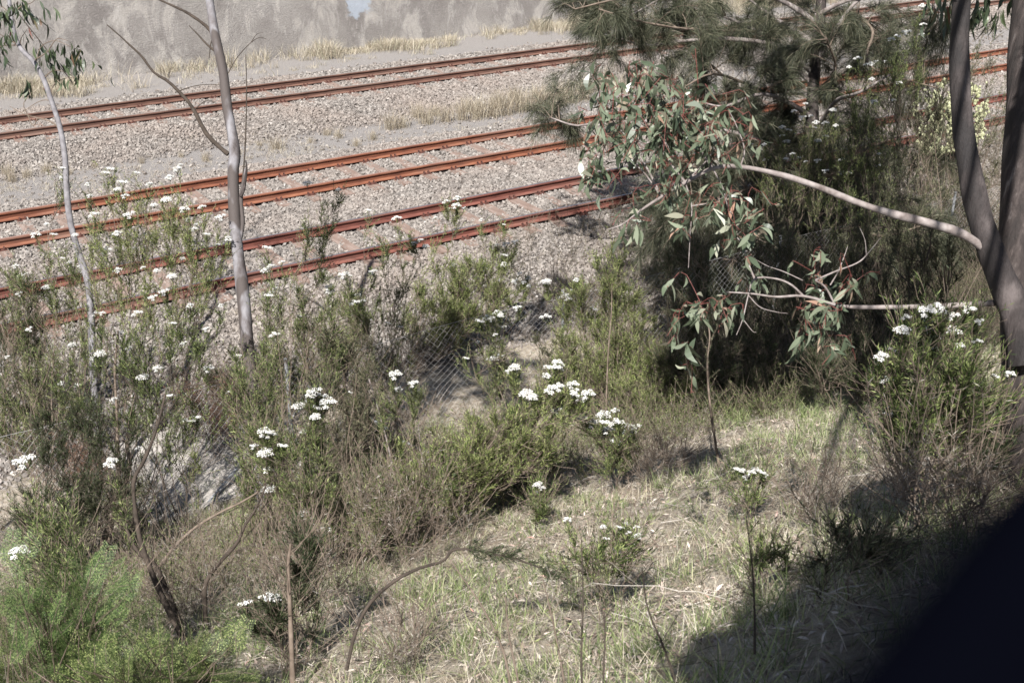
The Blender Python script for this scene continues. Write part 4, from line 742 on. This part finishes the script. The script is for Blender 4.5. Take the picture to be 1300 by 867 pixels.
# dark bare stems of the lower left thicket
GB = 'bare crossing stems at the lower left'
for lab, pts, a, b, m_ in (
    ('thick brown stem leaning right then forking upward at the lower left', [(125, 720), (128, 695), (140, 665), (150, 640), (158, 615), (165, 590), (160, 560)], 5.5, 2.2, 'twig'),
    ('dark twisted stem crossing behind the long fallen branch', [(238, 820), (222, 790), (205, 755), (190, 720), (178, 685), (172, 650), (170, 610), (185, 580), (200, 540), (210, 500)], 4.8, 1.5, 'darktwig'),
    ('second dark stem leaning left beside the twisted one', [(232, 800), (212, 750), (195, 715), (175, 700), (160, 670), (152, 645)], 4.2, 1.8, 'darktwig'),
    ('long bare pale branch slanting up to the right at the lower left', [(168, 775), (185, 742), (205, 715), (225, 690), (250, 668), (280, 650), (305, 638), (330, 622), (345, 600)], 3.0, 1.0, 'twig'),
    ('dark curved stem right of the long slanting branch', [(262, 800), (260, 745), (278, 715), (300, 690), (312, 665), (325, 645), (338, 615)], 3.6, 1.2, 'darktwig'),
    ('upright grey stem forking beneath the tallest flowering shrub', [(135, 700), (150, 620), (150, 580), (148, 520), (146, 470), (150, 420)], 3.0, 1.2, 'twig'),
    ('straight peeling grey brown stem standing above the dark base', [(372, 880), (370, 820), (368, 770), (366, 720), (369, 690)], 4.0, 2.0, 'twig'),
    ('thin pale stalk leaning right across the lower left ground', [(350, 760), (380, 795), (410, 820), (440, 845), (480, 875)], 1.6, 1.2, 'pale_twig')):
    root, P = sap('bare_stem', lab, 0, pts, a, b, m_, 'bare stem', group=GB, n=30)
    Q = twigs_on(P[None], 9, .4, .7, .3, 1, .2); mb = MB(); tubes(mb, Q, .0028, 4); tubes(mb, twigs_on(Q, 3, .15), .0016, 3); tag(mb.build('twigs', MT[m_], root, np.array(root.location)), kind='stuff')
Pb, Db = hit(440, 850)
root, P = sap('arching_branch', 'dark arching branch bent over the sunny grass, feathery tip pointing right', -.7, [(440, 850), (452, 800), (470, 765), (500, 738), (530, 722), (562, 712), (575, 698), (600, 698), (640, 706), (680, 718), (720, 735)], 2.7, .9, 'darktwig', 'branch', lf=(60, .13, .66, 26), leaf='dark', n=40)
# tall slender stalks in the foreground grass
for i, (lab, pts) in enumerate((('tall dark stalk standing upright in the bottom centre grass', [(740, 900), (738, 840), (740, 760), (738, 680)]), ('tall stalk leaning left beside the upright one at the bottom centre', [(722, 900), (712, 840), (700, 780), (688, 730)]), ('dark stalk with a bent side shoot, right of the upright one', [(765, 900), (766, 860), (768, 800), (764, 770)]),
                  ('green brown reed stalk curving over at the bottom centre', [(652, 900), (640, 830), (612, 770), (585, 730), (575, 715)]), ('thin curved dark stalk among the grass right of centre', [(860, 870), (842, 820), (822, 770), (815, 720)]), ('short upright grass stalk near the bottom centre', [(665, 900), (655, 850), (645, 800), (642, 760)]), ('thin stalk at the lower right in dappled shade', [(958, 830), (958, 780), (955, 720), (948, 660)]))):
    sap('tall_stalk', lab, -.4, pts, 1.8, .7, 'darktwig' if i % 2 == 0 else 'twig', 'stalk', group='tall stalks in the foreground grass', lf=(5, .1, .3, 6), leaf='needle')

# feathery wattle at the lower left
def wattle(label, base, areas, leafm='fern'):
    Pb, Db = hit(*base); root = empty('wattle_shrub', Pb, label, 'wattle', 'feathery wattles at the lower left'); st = []
    for (cx, cy, rx, ry, n) in areas:
        for _ in range(n):
            t_ = at(cx+rng.normal()*rx*.55, cy+rng.normal()*ry*.55, Db-.5+rng.normal()*.3); t_[2] = max(t_[2], ground(t_[0], t_[1])+.1); f = Pb+(t_-Pb)*.4+rng.normal(size=3)*.08; st.append(cr([Pb+rng.normal(size=3)*.03, f, t_], 10))
    st = np.array(st); mb = MB(); tubes(mb, st, np.linspace(.006, .002, 10)[None], 5)
    F = twigs_on(st, 3.6, .22, .8, .35, 1, .05, n=6, rt=False); tubes(mb, F, .0012, 3); mb.build('stems', MT['twig'], root, Pb)
    m = len(F); k = 9; ts = np.linspace(.15, .95, k); ml = MB(); T = nrm(F[:, -1]-F[:, 0]); S = nrm(np.cross(T, rvec(m)*.5+np.array([0, 0, 1])))
    for t in ts:
        B, _ = sample_curve(F, np.arange(m), np.full(m, t))
        for sg in (-1, 1):
            d = nrm(T*.5+S*sg); q = np.linspace(0, 1, 9)[1:]; pl = .068*(1-.5*abs(t-.4))
            C = (B[:, None]+d[:, None]*q[None, :, None]*pl).reshape(-1, 3); dd = np.repeat(d, 8, 0); s2 = np.repeat(nrm(np.cross(d, np.cross(T, S))), 8, 0)
            for g in (-1, 1): dl = nrm(dd*.35+s2*g)*.015; tris(ml, C, dl, np.full(len(C), .0042), dd)
    ml.build('foliage', MT[leafm], root, Pb)
wattle('bright green feathery wattle in the sun at the lower left', (80, 905), [(110, 730, 40, 30, 26), (60, 770, 50, 40, 24), (20, 740, 30, 40, 16), (150, 790, 40, 30, 14)])
wattle('dull grey green feathery wattle along the bottom left edge', (210, 935), [(220, 840, 60, 25, 24), (290, 820, 30, 14, 8), (120, 850, 60, 20, 18)], 'needle')
wattle('shaded wattle in the bottom left corner', (10, 900), [(20, 830, 30, 40, 18)], 'needle')

# ------------------------------------------------------------------ chain link fence at the foot of the bank
FY = 12.30; FX0, FX1 = -3.6, 30.0; FHT = 1.5
root = empty('chain_link_fence', (FX0, FY, -.6), 'rusty grey chain link wire fence with pipe posts at the foot of the bank', 'fence')
org = np.array([FX0, FY, -.6])
posts = np.arange(4.55-4.07*2, FX1+.1, 4.07)
mb0 = MB()
for j, x in enumerate(posts):
    z = float(ground(x, FY)); mb = MB(); tubes(mb, np.array([[x, FY, z-.3], [x+.01, FY, z+.8], [x+.015, FY+.01, z+FHT+.06]]), .022, 10)
    tubes(mb, np.array([[x+.015, FY+.01, z+FHT+.06], [x+.015, FY+.01, z+FHT+.075]]), np.array([.025, .012]), 10)
    mb.build('post', MT['galv'], root, org, True)
def sag(x): return .10*wob(x, x*0, 1.4, 2)
mb = MB()
for zz in (.06, 1.47):
    xs = np.arange(FX0, FX1, .25); P = np.stack([xs, FY-.03+.02*np.sin(xs*2), ground(xs, xs*0+FY)+zz+.02*np.sin(xs*1.1)], -1); tubes(mb, P, .0022, 4)
mb.build('tension_wire', MT['wire'], root, org)
pit = .052
for a, b in zip(posts[:-1], posts[1:]):
    if a > 24: break
    mb = MB(); k = np.arange(int((b-a)/pit)); nz = int(FHT/(pit))*1; zi = np.arange(nz+1)
    X = a+.02+k[:, None]*pit+np.where((zi[None]+k[:, None]) % 2 == 0, 0.0, pit*1.0); Z = ground(X, X*0+FY)+.03+zi[None]*pit*1.0
    bulge = .05*wob(X, Z*2, 1.7, 1)+.02*wob(X, Z*2, 5, 4); Yv = FY-.03+bulge+np.where((zi[None]+k[:, None]) % 2 == 0, .003, -.003)
    tubes(mb, np.stack([X+.02*wob(X, Z, 2.5, 7), Yv, Z], -1), .0019, 3); mb.build('mesh_panel', MT['wire'], root, org)
def pipe(label, a, b, r_=.024, name='steel_pipe'):
    P1, P2 = np.array(a), np.array(b); mb = MB(); P = np.linspace(P1, P2, 6); tubes(mb, P, r_, 10); e = P2-P1; e = e/np.linalg.norm(e)
    tubes(mb, np.array([P2, P2+e*.012]), np.array([r_*1.12, r_*.5]), 10); tubes(mb, np.array([P1, P1-e*.012]), np.array([r_*1.12, r_*.5]), 10)
    o = mb.build(name, MT['galv'], None, (P1+P2)/2, True); tag(o, label, 'pipe', 'loose galvanised pipes by the fence')
Da = hit(385, 600)[1]
pipe('leaning galvanised pipe brace beside the dense flower clusters', at(396, 512, Da), at(392, 456, Da-.1), .03)
pipe('grey diagonal pipe over the pale concrete at the lower left', at(255, 650, hit(255, 650)[1]-.1), at(305, 590, hit(305, 590)[1]-.5), .024)
pipe('short diagonal pipe leaning toward the upright brace', at(345, 560, Da-.1), at(390, 508, Da-.1), .022)
pipe('pale pipe lying flat among dry twigs left of the torn mesh', at(458, 524, Da+.1), at(492, 545, Da+.1), .022)
pipe('short pale pipe lying among the green scrub below the torn mesh', at(512, 560, Da-.2), at(545, 576, Da-.2), .02)

# ------------------------------------------------------------------ black handrail right beside the camera
zr = CAMZ-.056
def onz(x, y, z): d = raydir(x, y); return CAM+d*((z-CAMZ)/d[2])
A, B = onz(1190, 905, zr), onz(1405, 610, zr); e = (B-A)/np.linalg.norm(B-A)
A0, B0 = A-e*1.2, B+e*2.2; org = np.array([A[0], A[1], ground(A[0], A[1])])
root = empty('handrail', org, 'black steel handrail very close to the viewer at the lower right corner', 'handrail')
mb = MB(); tubes(mb, np.linspace(A0, B0, 8), .0070, 20); mb.build('top_rail', MT['black'], root, org, True)
for P in (A0, B0):
    g = float(ground(P[0], P[1])); mb = MB(); tubes(mb, np.array([[P[0], P[1], g-.2], [P[0], P[1], (g+zr)/2], [P[0], P[1], zr-.01]]), .02, 14); mb.build('post', MT['black'], root, org, True)
